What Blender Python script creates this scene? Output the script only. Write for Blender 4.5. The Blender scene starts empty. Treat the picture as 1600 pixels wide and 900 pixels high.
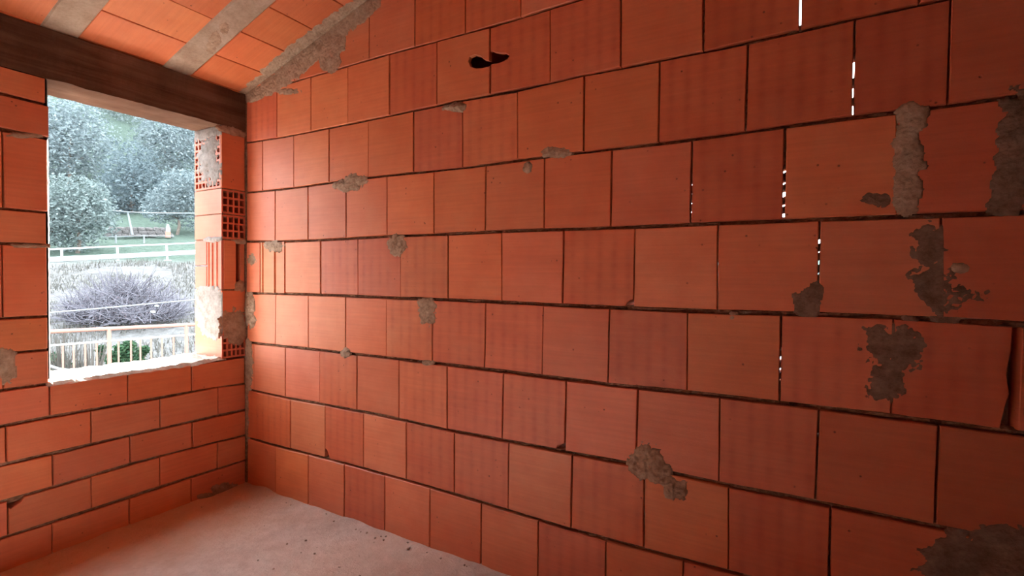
import bpy, bmesh, math, random
from mathutils import Vector, Matrix, noise

R = random.Random(7)
SC = bpy.context.scene
COL = SC.collection

# ------------------------------------------------------------------ camera, sky, exposure
FPX = 781.304                                   # focal length in pixels of the 1600x900 frame
CAM = Vector((2.568, -1.610, 1.1232))
PITCH, YAW, ROLL = -0.021279, -0.522351, 0.009999
FW = Vector((math.sin(YAW)*math.cos(PITCH), math.cos(YAW)*math.cos(PITCH), math.sin(PITCH)))
_r0 = Vector((math.cos(YAW), -math.sin(YAW), 0.0))
_u0 = _r0.cross(FW)
RT = _r0*math.cos(ROLL) + _u0*math.sin(ROLL)
UP = -_r0*math.sin(ROLL) + _u0*math.cos(ROLL)
cd = bpy.data.cameras.new('camera')
cd.sensor_width = 36.0
cd.lens = FPX/1600.0*36.0
cd.clip_start = 0.02
cd.clip_end = 600.0
cam = bpy.data.objects.new('camera', cd)
COL.objects.link(cam)
m3 = Matrix((RT, UP, -FW)).transposed()
cam.matrix_world = Matrix.Translation(CAM) @ m3.to_4x4()
SC.camera = cam

SKY_STRENGTH = 0.75
EXPOSURE = 3.78
world = bpy.data.worlds.new('overcast_sky')
SC.world = world
world.use_nodes = True
_bg = world.node_tree.nodes['Background']
_bg.inputs['Color'].default_value = (0.86, 0.95, 1.0, 1.0)
_bg.inputs['Strength'].default_value = SKY_STRENGTH

# low sun beyond the hill: shines in through the window and the balcony doorway
SUN_AZ, SUN_EL, SUN_STRENGTH = 42.0, 36.0, 15.0
sl = bpy.data.lights.new('sun', 'SUN')
sl.energy = SUN_STRENGTH
sl.angle = math.radians(1.0)
sl.color = (1.0, 0.96, 0.89)
so = bpy.data.objects.new('sun', sl)
COL.objects.link(so)
_a, _e = math.radians(SUN_AZ), math.radians(SUN_EL)
so.rotation_euler = Vector((math.cos(_e)*math.cos(_a), -math.cos(_e)*math.sin(_a), -math.sin(_e))).to_track_quat('-Z', 'Y').to_euler()

SC.view_settings.view_transform = 'Standard'
SC.view_settings.look = 'None'
SC.view_settings.gamma = 1.0
SC.view_settings.use_curve_mapping = False
SC.view_settings.exposure = EXPOSURE
SC.cycles.max_bounces = 14
SC.cycles.diffuse_bounces = 10
SC.cycles.use_denoising = True
SC.cycles.sample_clamp_indirect = 0.0
SC.cycles.caustics_reflective = False
SC.cycles.caustics_refractive = False

# daylight portals in the window and the doorway: only guide the sampling of the sky, give no light themselves
for nm_, sz_, at_ in (('window_portal', (0.70, 1.24), (-0.26, -0.472, 1.28)),):
    pl = bpy.data.lights.new(nm_, 'AREA')
    pl.shape = 'RECTANGLE'
    pl.size, pl.size_y = sz_
    pl.cycles.is_portal = True
    po = bpy.data.objects.new(nm_, pl)
    COL.objects.link(po)
    po.matrix_world = Matrix.Translation(at_) @ Matrix(((0, 0, -1), (1, 0, 0), (0, 1, 0))).to_4x4()


# ------------------------------------------------------------------ pixels to places
def ray(px, py):
    return FW + RT*((px-800.0)/FPX) - UP*((py-450.0)/FPX)


class Frame:
    """a plane: origin, horizontal e1, vertical e2, normal n towards the room"""
    def __init__(self, o, e1, e2):
        self.o = Vector(o)
        self.e1 = Vector(e1).normalized()
        self.e2 = Vector(e2).normalized()
        self.n = self.e1.cross(self.e2)
        self.m = Matrix((self.e1, self.e2, self.n)).transposed()

    def uv(self, px, py):
        d = ray(px, py)
        t = (self.o-CAM).dot(self.n)/d.dot(self.n)
        p = CAM+d*t-self.o
        return p.dot(self.e1), p.dot(self.e2)

    def at(self, u, v, w=0.0):
        return self.o+self.e1*u+self.e2*v+self.n*w

    def place(self, ob, u, v, w=0.0, spin=0.0):
        m = self.m @ Matrix.Rotation(spin, 3, 'Z') if spin else self.m
        ob.matrix_world = Matrix.Translation(self.at(u, v, w)) @ m.to_4x4()


SLOPE = 0.285
CEIL0 = 2.085
RIGHT = Frame((0, 0, 0), (1, 0, 0), (0, 0, 1))           # the long brick wall, faces -y
LEFT = Frame((0, 0, 0), (0, 1, 0), (0, 0, 1))            # the window wall, faces +x
JAMB = Frame((0, -0.132, 0), (1, 0, 0), (0, 0, 1))       # right reveal of the window, faces -y
CEIL = Frame((0, 0, CEIL0), (1, 0, SLOPE), (0, -1, 0))   # sloping ceiling, faces down
FLOOR = Frame((0, 0, 0), (1, 0, 0), (0, 1, 0))


# ------------------------------------------------------------------ materials
def mat(name):
    m = bpy.data.materials.new(name)
    m.use_nodes = True
    nt = m.node_tree
    b = nt.nodes['Principled BSDF']
    b.inputs['Specular IOR Level'].default_value = 0.15
    b.inputs['Roughness'].default_value = 0.9
    return m, nt, b


def nd(nt, kind, **kw):
    n = nt.nodes.new(kind)
    for k, v in kw.items():
        if k in n.inputs:
            n.inputs[k].default_value = v
        else:
            setattr(n, k, v)
    return n


def coords(nt, scale, rnd=True, loc=(0, 0, 0)):
    tc = nd(nt, 'ShaderNodeTexCoord')
    mp = nd(nt, 'ShaderNodeMapping')
    mp.inputs['Scale'].default_value = scale
    nt.links.new(tc.outputs['Object'], mp.inputs['Vector'])
    if rnd:
        oi = nd(nt, 'ShaderNodeObjectInfo')
        mu = nd(nt, 'ShaderNodeMath', operation='MULTIPLY')
        mu.inputs[1].default_value = 60.0
        nt.links.new(oi.outputs['Random'], mu.inputs[0])
        cb = nd(nt, 'ShaderNodeCombineXYZ')
        for i in range(3):
            nt.links.new(mu.outputs[0], cb.inputs[i])
        nt.links.new(cb.outputs[0], mp.inputs['Location'])
    return mp.outputs[0]


def ntex(nt, vec, scale, detail=3.0, rough=0.55, dist=0.0):
    n = nd(nt, 'ShaderNodeTexNoise')
    n.inputs['Scale'].default_value = scale
    n.inputs['Detail'].default_value = detail
    n.inputs['Roughness'].default_value = rough
    n.inputs['Distortion'].default_value = dist
    nt.links.new(vec, n.inputs['Vector'])
    return n.outputs['Fac']


def ramp(nt, fac, stops):
    r = nd(nt, 'ShaderNodeValToRGB')
    e = r.color_ramp.elements
    while len(e) < len(stops):
        e.new(0.5)
    for i, (p, c) in enumerate(stops):
        e[i].position = p
        e[i].color = c if len(c) == 4 else (*c, 1.0)
    nt.links.new(fac, r.inputs['Fac'])
    return r.outputs['Color']


def mixc(nt, fac, a, b, mode='MIX'):
    m = nd(nt, 'ShaderNodeMix', data_type='RGBA', blend_type=mode)
    for i, v in ((0, fac), (6, a), (7, b)):
        if hasattr(v, 'links'):
            nt.links.new(v, m.inputs[i])
        else:
            m.inputs[i].default_value = v if i == 0 else (*v, 1.0)
    return m.outputs[2]


def maths(nt, op, a, b=0.0):
    m = nd(nt, 'ShaderNodeMath', operation=op)
    for i, v in ((0, a), (1, b)):
        if hasattr(v, 'links'):
            nt.links.new(v, m.inputs[i])
        else:
            m.inputs[i].default_value = v
    return m.outputs[0]


def bump(nt, b, h, dist=0.002, strength=0.6):
    n = nd(nt, 'ShaderNodeBump')
    n.inputs['Strength'].default_value = strength
    n.inputs['Distance'].default_value = dist
    nt.links.new(h, n.inputs['Height'])
    nt.links.new(n.outputs[0], b.inputs['Normal'])


def brick_material(name, ribbed, light, deep, sheen=0.8):
    m, nt, b = mat(name)
    b.inputs['Roughness'].default_value = 0.55
    b.inputs['Specular IOR Level'].default_value = sheen
    base = ntex(nt, coords(nt, (1, 1, 1)), 7.0, 3.0, 0.6)
    col = mixc(nt, ramp(nt, base, [(0.32, (0, 0, 0)), (0.7, (1, 1, 1))]), light, deep)
    streak = ntex(nt, coords(nt, (3.0, 90.0, 3.0)), 1.0, 3.0, 0.6)     # drag lines of the die
    col = mixc(nt, 0.30, col, ramp(nt, streak, [(0.30, (0.62, 0.58, 0.56)), (0.68, (1.0, 1.0, 1.0))]), 'MULTIPLY')
    hgt = maths(nt, 'MULTIPLY', streak, 0.35)
    if ribbed:
        tc = nd(nt, 'ShaderNodeTexCoord')
        sx = nd(nt, 'ShaderNodeSeparateXYZ')
        nt.links.new(tc.outputs['Object'], sx.inputs[0])
        wob = maths(nt, 'MULTIPLY', ntex(nt, coords(nt, (6, 6, 6)), 1.0), 0.9)
        st = maths(nt, 'SINE', maths(nt, 'ADD', maths(nt, 'MULTIPLY', sx.outputs[0], 6.2832/0.049), wob))
        st = maths(nt, 'MULTIPLY', maths(nt, 'ADD', st, 1.0), 0.5)
        dots = maths(nt, 'SINE', maths(nt, 'MULTIPLY', sx.outputs[1], 6.2832/0.036))
        dots = maths(nt, 'MULTIPLY', maths(nt, 'ADD', dots, 1.0), 0.5)
        both = maths(nt, 'MULTIPLY', maths(nt, 'POWER', st, 2.0), maths(nt, 'ADD', maths(nt, 'MULTIPLY', maths(nt, 'POWER', dots, 2.0), 0.35), 0.65))
        patchy = ntex(nt, coords(nt, (1, 1, 1)), 11.0, 2.0)
        both = maths(nt, 'MULTIPLY', both, ramp(nt, patchy, [(0.3, (0.1, 0.1, 0.1)), (0.62, (1, 1, 1))]))
        col = mixc(nt, maths(nt, 'MULTIPLY', both, 0.45), col, (deep[0]*0.62, deep[1]*0.42, deep[2]*0.40))
        hgt = maths(nt, 'SUBTRACT', hgt, maths(nt, 'MULTIPLY', both, 0.8))
    # dark pits, here and there
    v = nd(nt, 'ShaderNodeTexVoronoi')
    v.inputs['Scale'].default_value = 34.0
    nt.links.new(coords(nt, (1, 1, 1)), v.inputs['Vector'])
    where = ntex(nt, coords(nt, (1, 1, 1)), 9.0, 1.0)
    pit = maths(nt, 'MULTIPLY', ramp(nt, v.outputs['Distance'], [(0.07, (1, 1, 1)), (0.13, (0, 0, 0))]),
                ramp(nt, where, [(0.57, (0, 0, 0)), (0.63, (1, 1, 1))]))
    col = mixc(nt, maths(nt, 'MULTIPLY', pit, 0.75), col, (0.10, 0.035, 0.02))
    # dusty lime bloom
    bloom = ntex(nt, coords(nt, (1, 1, 1)), 4.0, 4.0, 0.65)
    col = mixc(nt, maths(nt, 'MULTIPLY', ramp(nt, bloom, [(0.55, (0, 0, 0)), (0.8, (1, 1, 1))]), 0.16), col, (0.62, 0.36, 0.24))
    oi = nd(nt, 'ShaderNodeObjectInfo')
    col = mixc(nt, 1.0, col, oi.outputs['Color'], 'MULTIPLY')
    nt.links.new(col, b.inputs['Base Color'])
    fine = ntex(nt, coords(nt, (1, 1, 1)), 160.0, 2.0)
    h = maths(nt, 'ADD', hgt, maths(nt, 'MULTIPLY', fine, 0.35))
    h = maths(nt, 'SUBTRACT', h, pit)
    bump(nt, b, h, 0.0016, 0.7)
    return m


LIGHT = (0.66, 0.220, 0.104)
DEEP = (0.59, 0.165, 0.070)
M_PLAIN = brick_material('brick_plain', False, LIGHT, DEEP)
M_RIB = brick_material('brick_ribbed', True, (0.625, 0.188, 0.086), (0.56, 0.140, 0.060))
M_TILE = brick_material('clay_ceiling_tile', False, (0.62, 0.200, 0.085), (0.55, 0.150, 0.058), 0.4)


def rough_material(name, c1, c2, c3, scale=14.0, bumpd=0.004, rnd=True, fine=90.0):
    m, nt, b = mat(name)
    a = ntex(nt, coords(nt, (1, 1, 1), rnd), scale, 5.0, 0.65)
    col = ramp(nt, a, [(0.28, c2), (0.5, c1), (0.74, c3)])
    f = ntex(nt, coords(nt, (1, 1, 1), rnd), fine, 4.0, 0.7)
    col = mixc(nt, 0.5, col, ramp(nt, f, [(0.3, (0.6, 0.58, 0.56)), (0.62, (1, 1, 1))]), 'MULTIPLY')
    nt.links.new(col, b.inputs['Base Color'])
    h = maths(nt, 'ADD', maths(nt, 'MULTIPLY', a, 0.6), maths(nt, 'MULTIPLY', f, 0.5))
    bump(nt, b, h, bumpd, 0.8)
    return m


M_MORTAR = rough_material('mortar', (0.36, 0.27, 0.205), (0.23, 0.155, 0.11), (0.47, 0.38, 0.30), 30.0, 0.006)
M_DARK = rough_material('dark_cement_smear', (0.19, 0.135, 0.105), (0.11, 0.07, 0.05), (0.27, 0.205, 0.165), 30.0, 0.006)
M_BED = rough_material('bed_mortar', (0.27, 0.175, 0.12), (0.16, 0.095, 0.06), (0.40, 0.30, 0.22), 45.0, 0.008)
M_CONC = rough_material('joist_concrete', (0.38, 0.31, 0.25), (0.30, 0.23, 0.18), (0.46, 0.39, 0.33), 9.0, 0.003)
M_SILL = rough_material('sill_mortar', (0.56, 0.51, 0.46), (0.42, 0.36, 0.31), (0.66, 0.62, 0.57), 25.0, 0.005)
M_PALE = rough_material('pale_mortar', (0.25, 0.225, 0.215), (0.15, 0.125, 0.11), (0.31, 0.285, 0.275), 25.0, 0.004)


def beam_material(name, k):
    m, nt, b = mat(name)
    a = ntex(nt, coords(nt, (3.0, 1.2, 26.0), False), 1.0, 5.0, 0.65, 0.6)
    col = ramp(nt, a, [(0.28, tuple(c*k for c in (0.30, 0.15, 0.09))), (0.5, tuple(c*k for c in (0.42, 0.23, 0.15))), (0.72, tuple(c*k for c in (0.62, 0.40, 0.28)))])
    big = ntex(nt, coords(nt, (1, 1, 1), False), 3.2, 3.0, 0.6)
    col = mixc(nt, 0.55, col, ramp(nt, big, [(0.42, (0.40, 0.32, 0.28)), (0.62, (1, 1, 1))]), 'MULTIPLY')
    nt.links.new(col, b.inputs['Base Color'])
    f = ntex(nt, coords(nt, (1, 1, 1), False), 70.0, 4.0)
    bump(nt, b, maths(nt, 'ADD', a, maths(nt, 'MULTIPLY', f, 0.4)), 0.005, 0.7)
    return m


M_BOUNCECUT = rough_material('dark_bounce_cut', (0.13, 0.105, 0.09), (0.09, 0.07, 0.06), (0.17, 0.14, 0.12), 6.0, 0.004, False)  # dark finish added on unseen faces to cut bounced light
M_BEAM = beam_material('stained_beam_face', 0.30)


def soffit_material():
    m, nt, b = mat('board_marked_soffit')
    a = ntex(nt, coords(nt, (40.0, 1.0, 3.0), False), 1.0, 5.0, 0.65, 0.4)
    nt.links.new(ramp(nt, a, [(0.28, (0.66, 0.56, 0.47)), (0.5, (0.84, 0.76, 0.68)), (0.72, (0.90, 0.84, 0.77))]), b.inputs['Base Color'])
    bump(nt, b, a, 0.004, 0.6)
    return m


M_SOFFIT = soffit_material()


def floor_material():
    m, nt, b = mat('dusty_screed')
    b.inputs['Roughness'].default_value = 0.6
    b.inputs['Specular IOR Level'].default_value = 0.7
    a = ntex(nt, coords(nt, (1, 1, 1), False), 3.0, 6.0, 0.62, 0.4)
    col = ramp(nt, a, [(0.30, (0.42, 0.345, 0.305)), (0.5, (0.60, 0.53, 0.49)), (0.72, (0.70, 0.64, 0.60))])
    c = ntex(nt, coords(nt, (1, 1, 1), False), 17.0, 6.0, 0.72)
    col = mixc(nt, 0.55, col, ramp(nt, c, [(0.30, (0.55, 0.46, 0.42)), (0.62, (1, 1, 1))]), 'MULTIPLY')
    d = ntex(nt, coords(nt, (1, 1, 1), False), 1.3, 2.0)
    col = mixc(nt, maths(nt, 'MULTIPLY', ramp(nt, d, [(0.4, (0, 0, 0)), (0.62, (1, 1, 1))]), 0.35), col, (0.60, 0.40, 0.27))
    # orange bounced light near the window wall, painted into the floor colour
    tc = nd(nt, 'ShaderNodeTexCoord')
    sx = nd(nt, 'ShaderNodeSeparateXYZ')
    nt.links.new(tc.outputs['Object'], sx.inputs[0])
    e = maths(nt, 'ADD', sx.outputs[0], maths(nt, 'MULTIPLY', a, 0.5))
    bounce_tint = ramp(nt, e, [(0.45, (1, 1, 1)), (0.85, (0, 0, 0))])
    col = mixc(nt, maths(nt, 'MULTIPLY', bounce_tint, 0.7), col, mixc(nt, 0.8, col, (0.62, 0.38, 0.20)))
    nt.links.new(col, b.inputs['Base Color'])
    f = ntex(nt, coords(nt, (1, 1, 1), False), 60.0, 5.0, 0.7)
    bump(nt, b, maths(nt, 'ADD', maths(nt, 'MULTIPLY', c, 1.0), maths(nt, 'MULTIPLY', f, 0.4)), 0.010, 0.8)
    return m


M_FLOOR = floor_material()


def flat_material(name, c, rough=0.8, var=0.25, scale=8.0, spec=0.2):
    m, nt, b = mat(name)
    a = ntex(nt, coords(nt, (1, 1, 1), False), scale, 4.0, 0.6)
    lo = tuple(max(0.0, x*(1-var)) for x in c)
    hi = tuple(min(1.0, x*(1+var)) for x in c)
    nt.links.new(ramp(nt, a, [(0.3, lo), (0.7, hi)]), b.inputs['Base Color'])
    b.inputs['Roughness'].default_value = rough
    b.inputs['Specular IOR Level'].default_value = spec
    bump(nt, b, a, 0.002, 0.3)
    return m


def leaf_material(name, c1, c2):
    m, nt, b = mat(name)
    g = nd(nt, 'ShaderNodeNewGeometry')
    col = ramp(nt, g.outputs['Random Per Island'], [(0.0, c1), (1.0, c2)])
    nt.links.new(col, b.inputs['Base Color'])
    t = nd(nt, 'ShaderNodeBsdfTranslucent')
    nt.links.new(col, t.inputs['Color'])
    mx = nd(nt, 'ShaderNodeMixShader')
    mx.inputs[0].default_value = 0.35
    nt.links.new(b.outputs[0], mx.inputs[1])
    nt.links.new(t.outputs[0], mx.inputs[2])
    nt.links.new(mx.outputs[0], nt.nodes['Material Output'].inputs['Surface'])
    return m


# ------------------------------------------------------------------ objects
def tag(o, label=None, cat=None, group=None, kind=None):
    if label:
        o['label'] = label
    if cat:
        o['category'] = cat
    if group:
        o['group'] = group
    if kind:
        o['kind'] = kind
    return o


def empty(name, loc=(0, 0, 0)):
    o = bpy.data.objects.new(name, None)
    o.empty_display_size = 0.1
    COL.objects.link(o)
    o.location = loc
    return o


def link(name, me, m, parent=None):
    o = bpy.data.objects.new(name, me)
    if m is not None and not me.materials:
        me.materials.append(m)
    COL.objects.link(o)
    if parent is not None:
        o.parent = parent
    return o


def mesh(name, vs, fs, smooth=False):
    me = bpy.data.meshes.new(name)
    me.from_pydata([tuple(v) for v in vs], [], fs)
    if smooth:
        for p in me.polygons:
            p.use_smooth = True
    me.update()
    return me


class MB:
    """collects boxes, bars and tubes that make ONE part"""
    def __init__(self):
        self.v, self.f = [], []

    def add(self, vs, fs):
        n = len(self.v)
        self.v += [Vector(x) for x in vs]
        self.f += [tuple(i+n for i in f) for f in fs]
        return self

    def box(self, lo, hi):
        x0, y0, z0 = lo
        x1, y1, z1 = hi
        return self.add([(x0, y0, z0), (x1, y0, z0), (x1, y1, z0), (x0, y1, z0), (x0, y0, z1), (x1, y0, z1), (x1, y1, z1), (x0, y1, z1)],
                        [(0, 3, 2, 1), (4, 5, 6, 7), (0, 1, 5, 4), (1, 2, 6, 5), (2, 3, 7, 6), (3, 0, 4, 7)])

    def tube(self, pts, rad, n=8):
        pts = [Vector(p) for p in pts]
        rads = rad if isinstance(rad, (list, tuple)) else [rad]*len(pts)
        vs, fs = [], []
        for i, p in enumerate(pts):
            t = (pts[min(i+1, len(pts)-1)]-pts[max(i-1, 0)])
            t = t.normalized() if t.length > 1e-9 else Vector((0, 0, 1))
            a = t.orthogonal().normalized()
            if abs(t.z) < 0.95:
                a = t.cross(Vector((0, 0, 1))).normalized()
            b = t.cross(a)
            for k in range(n):
                an = 2*math.pi*k/n
                vs.append(p+(a*math.cos(an)+b*math.sin(an))*rads[i])
        for i in range(len(pts)-1):
            for k in range(n):
                fs.append((i*n+k, i*n+(k+1) % n, (i+1)*n+(k+1) % n, (i+1)*n+k))
        fs.append(tuple(range(n-1, -1, -1)))
        fs.append(tuple((len(pts)-1)*n+k for k in range(n)))
        return self.add(vs, fs)

    def build(self, name, m, parent=None, smooth=False):
        return link(name, mesh(name, self.v, self.f, smooth), m, parent)


def clip(poly, a, b, c):
    """keep the part of a polygon with a*u+b*v <= c"""
    out = []
    n = len(poly)
    for i in range(n):
        p, q = poly[i], poly[(i+1) % n]
        dp, dq = a*p[0]+b*p[1]-c, a*q[0]+b*q[1]-c
        if dp <= 0:
            out.append(p)
        if (dp < 0 < dq) or (dq < 0 < dp):
            t = dp/(dp-dq)
            out.append((p[0]+(q[0]-p[0])*t, p[1]+(q[1]-p[1])*t))
    return out


def area(poly):
    return 0.5*sum(poly[i][0]*poly[(i+1) % len(poly)][1]-poly[(i+1) % len(poly)][0]*poly[i][1] for i in range(len(poly)))


def densify(poly, step, jit):
    out = []
    n = len(poly)
    for i in range(n):
        p, q = poly[i], poly[(i+1) % n]
        ln = math.hypot(q[0]-p[0], q[1]-p[1])
        out.append(p)
        k = max(0, int(ln/step+0.5)-1)
        for j in range(k):
            t = (j+1)/(k+1)
            nx, ny = -(q[1]-p[1])/ln, (q[0]-p[0])/ln
            s = R.uniform(-0.6, 1.0)*jit
            out.append((p[0]+(q[0]-p[0])*t+nx*s, p[1]+(q[1]-p[1])*t+ny*s))
    return out


def inset(poly, d):
    out = []
    n = len(poly)
    for i in range(n):
        a, p, b = poly[i-1], poly[i], poly[(i+1) % n]
        e1 = Vector((p[0]-a[0], p[1]-a[1]))
        e2 = Vector((b[0]-p[0], b[1]-p[1]))
        n1 = Vector((-e1.y, e1.x)).normalized() if e1.length > 1e-7 else Vector((0, 0))
        n2 = Vector((-e2.y, e2.x)).normalized() if e2.length > 1e-7 else n1
        k = n1+n2
        k = k/max(0.6, k.length_squared/2) if k.length > 1e-6 else n1
        out.append((p[0]+k.x*d, p[1]+k.y*d))
    return out


def brick(parent, fr, poly, depth, m, proud=0.0, el=0.0, er=0.0, tint=None, name='brick', step=0.085, jit=0.0011, bev=0.0025, ev=0.0):
    """a brick from its outline on the wall face: rounded arrises, sides that close (or open) behind the face"""
    if area(poly) < 0:
        poly = poly[::-1]
    u0, u1 = min(p[0] for p in poly), max(p[0] for p in poly)
    v0, v1 = min(p[1] for p in poly), max(p[1] for p in poly)
    cu, cv = (u0+u1)/2, (v0+v1)/2
    pl_ = densify(poly, step, jit)
    back = []
    for (u, v) in pl_:
        du = -el if u-u0 < 0.007 else (er if u1-u < 0.007 else 0.0)
        dv = -ev if v-v0 < 0.007 else (ev if v1-v < 0.007 else 0.0)
        back.append((u+du, v+dv))
    half = [((a[0]+b[0])/2, (a[1]+b[1])/2) for a, b in zip(pl_, back)]
    rings = [(inset(pl_, bev), proud), (pl_, proud-0.003), (half if min(el, er) >= 0 else pl_, -min(0.022, depth*0.6)), (back, -min(0.030, depth*0.9) if min(el, er) >= 0 else -depth*0.95), (back, -depth)]
    n = len(pl_)
    vs, fs = [], []
    for pts, w in rings:
        vs += [(u-cu, v-cv, w) for u, v in pts]
    fs.append(tuple(range(n)))
    for r in range(len(rings)-1):
        for k in range(n):
            fs.append((r*n+k, (r+1)*n+k, (r+1)*n+(k+1) % n, r*n+(k+1) % n))
    fs.append(tuple((len(rings)-1)*n+k for k in range(n-1, -1, -1)))
    o = link(name, mesh(name, vs, fs), m, parent)
    fr.place(o, cu, cv)
    if tint is None:
        t = R.uniform(0.88, 1.06)
        g = R.uniform(0.90, 1.10)
        tint = (t, t*g, t*g*R.uniform(0.85, 1.12))
    o.color = (*tint, 1.0)
    return o


def hollow_brick(parent, fr, u0, u1, v0, v1, nx, ny, depth, m, web=0.009, hole=0.10, name='hollow_brick', proud=0.0, skip=(), tint=(0.82, 0.68, 0.80)):
    """a brick seen from its end: a lattice of webs round real holes"""
    cu, cv = (u0+u1)/2, (v0+v1)/2
    vs, fs = [], []

    def q(pts):
        k = len(vs)
        vs.extend([(a-cu, b-cv, c) for a, b, c in pts])
        fs.append(tuple(range(k, k+len(pts))))
    cw, ch = (u1-u0-web)/nx, (v1-v0-web)/ny
    for i in range(nx):
        for j in range(ny):
            a0, a1 = u0+(web if i else 0)+i*cw, u0+web+(i+1)*cw
            a0 = u0+i*cw+(web*0.5 if i else 0)
            a1 = u0+(i+1)*cw+(web*0.5 if i < nx-1 else web)
            b0 = v0+j*ch+(web*0.5 if j else 0)
            b1 = v0+(j+1)*ch+(web*0.5 if j < ny-1 else web)
            h0, h1 = u0+web+i*cw, u0+(i+1)*cw
            g0, g1 = v0+web+j*ch, v0+(j+1)*ch
            s = R.uniform(-0.0012, 0.0012)
            h0 += s
            h1 += s*0.5
            w = proud
            if (i, j) in skip:
                q([(a0, b0, w), (a1, b0, w), (a1, b1, w), (a0, b1, w)])
                continue
            O = [(a0, b0), (a1, b0), (a1, b1), (a0, b1)]
            H = [(h0, g0), (h1, g0), (h1, g1), (h0, g1)]
            for k in range(4):
                l = (k+1) % 4
                q([(*O[k], w), (*O[l], w), (*H[l], w), (*H[k], w)])
                q([(*H[k], w), (*H[l], w), (*H[l], -hole), (*H[k], -hole)])
            q([(*H[k], -hole) for k in range(4)])
    B = [(u0, v0), (u1, v0), (u1, v1), (u0, v1)]
    for k in range(4):
        l = (k+1) % 4
        q([(*B[l], proud), (*B[k], proud), (*B[k], -depth), (*B[l], -depth)])
    q([(*B[k], -depth) for k in (3, 2, 1, 0)])
    o = link(name, mesh(name, vs, fs), m, parent)
    fr.place(o, cu, cv)
    o.color = (*tint, 1.0)
    return o


def between(bl):
    """a run of blobs with the gaps between them filled in"""
    out = [bl[0]]
    for a, b in zip(bl, bl[1:]):
        out += [tuple((x+y)/2 for x, y in zip(a, b)), b]
    return out


def patch(parent, fr, blobs, thick, m, res=0.005, name='mortar_patch', rough=0.55, seed=0.0, base=0.0, px=True, freq=38.0, label=None, bounds=None):
    """a smear of mortar: blobs (centre, radii) on the wall, ragged by noise, with real thickness"""
    bl = []
    for b in blobs:
        cx, cy, rx, ry = b[:4]
        if px:
            c = Vector(fr.uv(cx, cy))
            a = Vector(fr.uv(cx+rx, cy))-c
            d = Vector(fr.uv(cx, cy-ry))-c
        else:
            c, a, d = Vector((cx, cy)), Vector((rx, 0)), Vector((0, ry))
        det = a.x*d.y-a.y*d.x
        bl.append((c, a, d, det))
    lo = Vector((min(c.x-abs(a.x)-abs(d.x) for c, a, d, t in bl), min(c.y-abs(a.y)-abs(d.y) for c, a, d, t in bl)))
    hi = Vector((max(c.x+abs(a.x)+abs(d.x) for c, a, d, t in bl), max(c.y+abs(a.y)+abs(d.y) for c, a, d, t in bl)))
    lo -= Vector((0.02, 0.02))
    hi += Vector((0.02, 0.02))
    nx, ny = int((hi.x-lo.x)/res)+2, int((hi.y-lo.y)/res)+2
    F = {}
    for i in range(nx):
        for j in range(ny):
            p = Vector((lo.x+i*res, lo.y+j*res))
            f = -9.0
            for c, a, d, det in bl:
                e = p-c
                s = (e.x*d.y-e.y*d.x)/det
                t = (a.x*e.y-a.y*e.x)/det
                f = max(f, 1.0-math.sqrt(s*s+t*t))
            nz = noise.noise(Vector((p.x*freq, p.y*freq, seed+3.7)))+0.6*noise.noise(Vector((p.x*freq*2.7, p.y*freq*2.7, seed)))
            F[i, j] = f+rough*0.55*nz+0.10*rough*noise.noise(Vector((p.x*freq*6, p.y*freq*6, seed+9)))
            if bounds and not (bounds[0] <= p.x <= bounds[1] and bounds[2] <= p.y <= bounds[3]):
                F[i, j] = -1.0
    c0 = (lo+hi)/2
    vs, fs, idx = [], [], {}
    for (i, j), f in F.items():
        near = [F.get((i+a, j+b), -1) for a in (-1, 0, 1) for b in (-1, 0, 1)]
        if max(near) <= 0:
            continue
        idx[i, j] = len(vs)
        g = noise.noise(Vector((i*0.45, j*0.45, seed*2)))
        w = base-0.003 if f <= 0 else base+thick*(0.22+0.78*min(1.0, f*1.6))*(1.0+0.5*g)
        vs.append((lo.x+i*res-c0.x, lo.y+j*res-c0.y, w))
    for (i, j) in idx:
        k = [(i, j), (i+1, j), (i+1, j+1), (i, j+1)]
        if all(t in idx for t in k) and max(F[t] for t in k) > 0:
            fs.append(tuple(idx[t] for t in k))
    if not fs:
        return None
    o = link(name, mesh(name, vs, fs, True), m, parent)
    fr.place(o, c0.x, c0.y)
    if label:
        o['label'] = label
    return o


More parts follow.
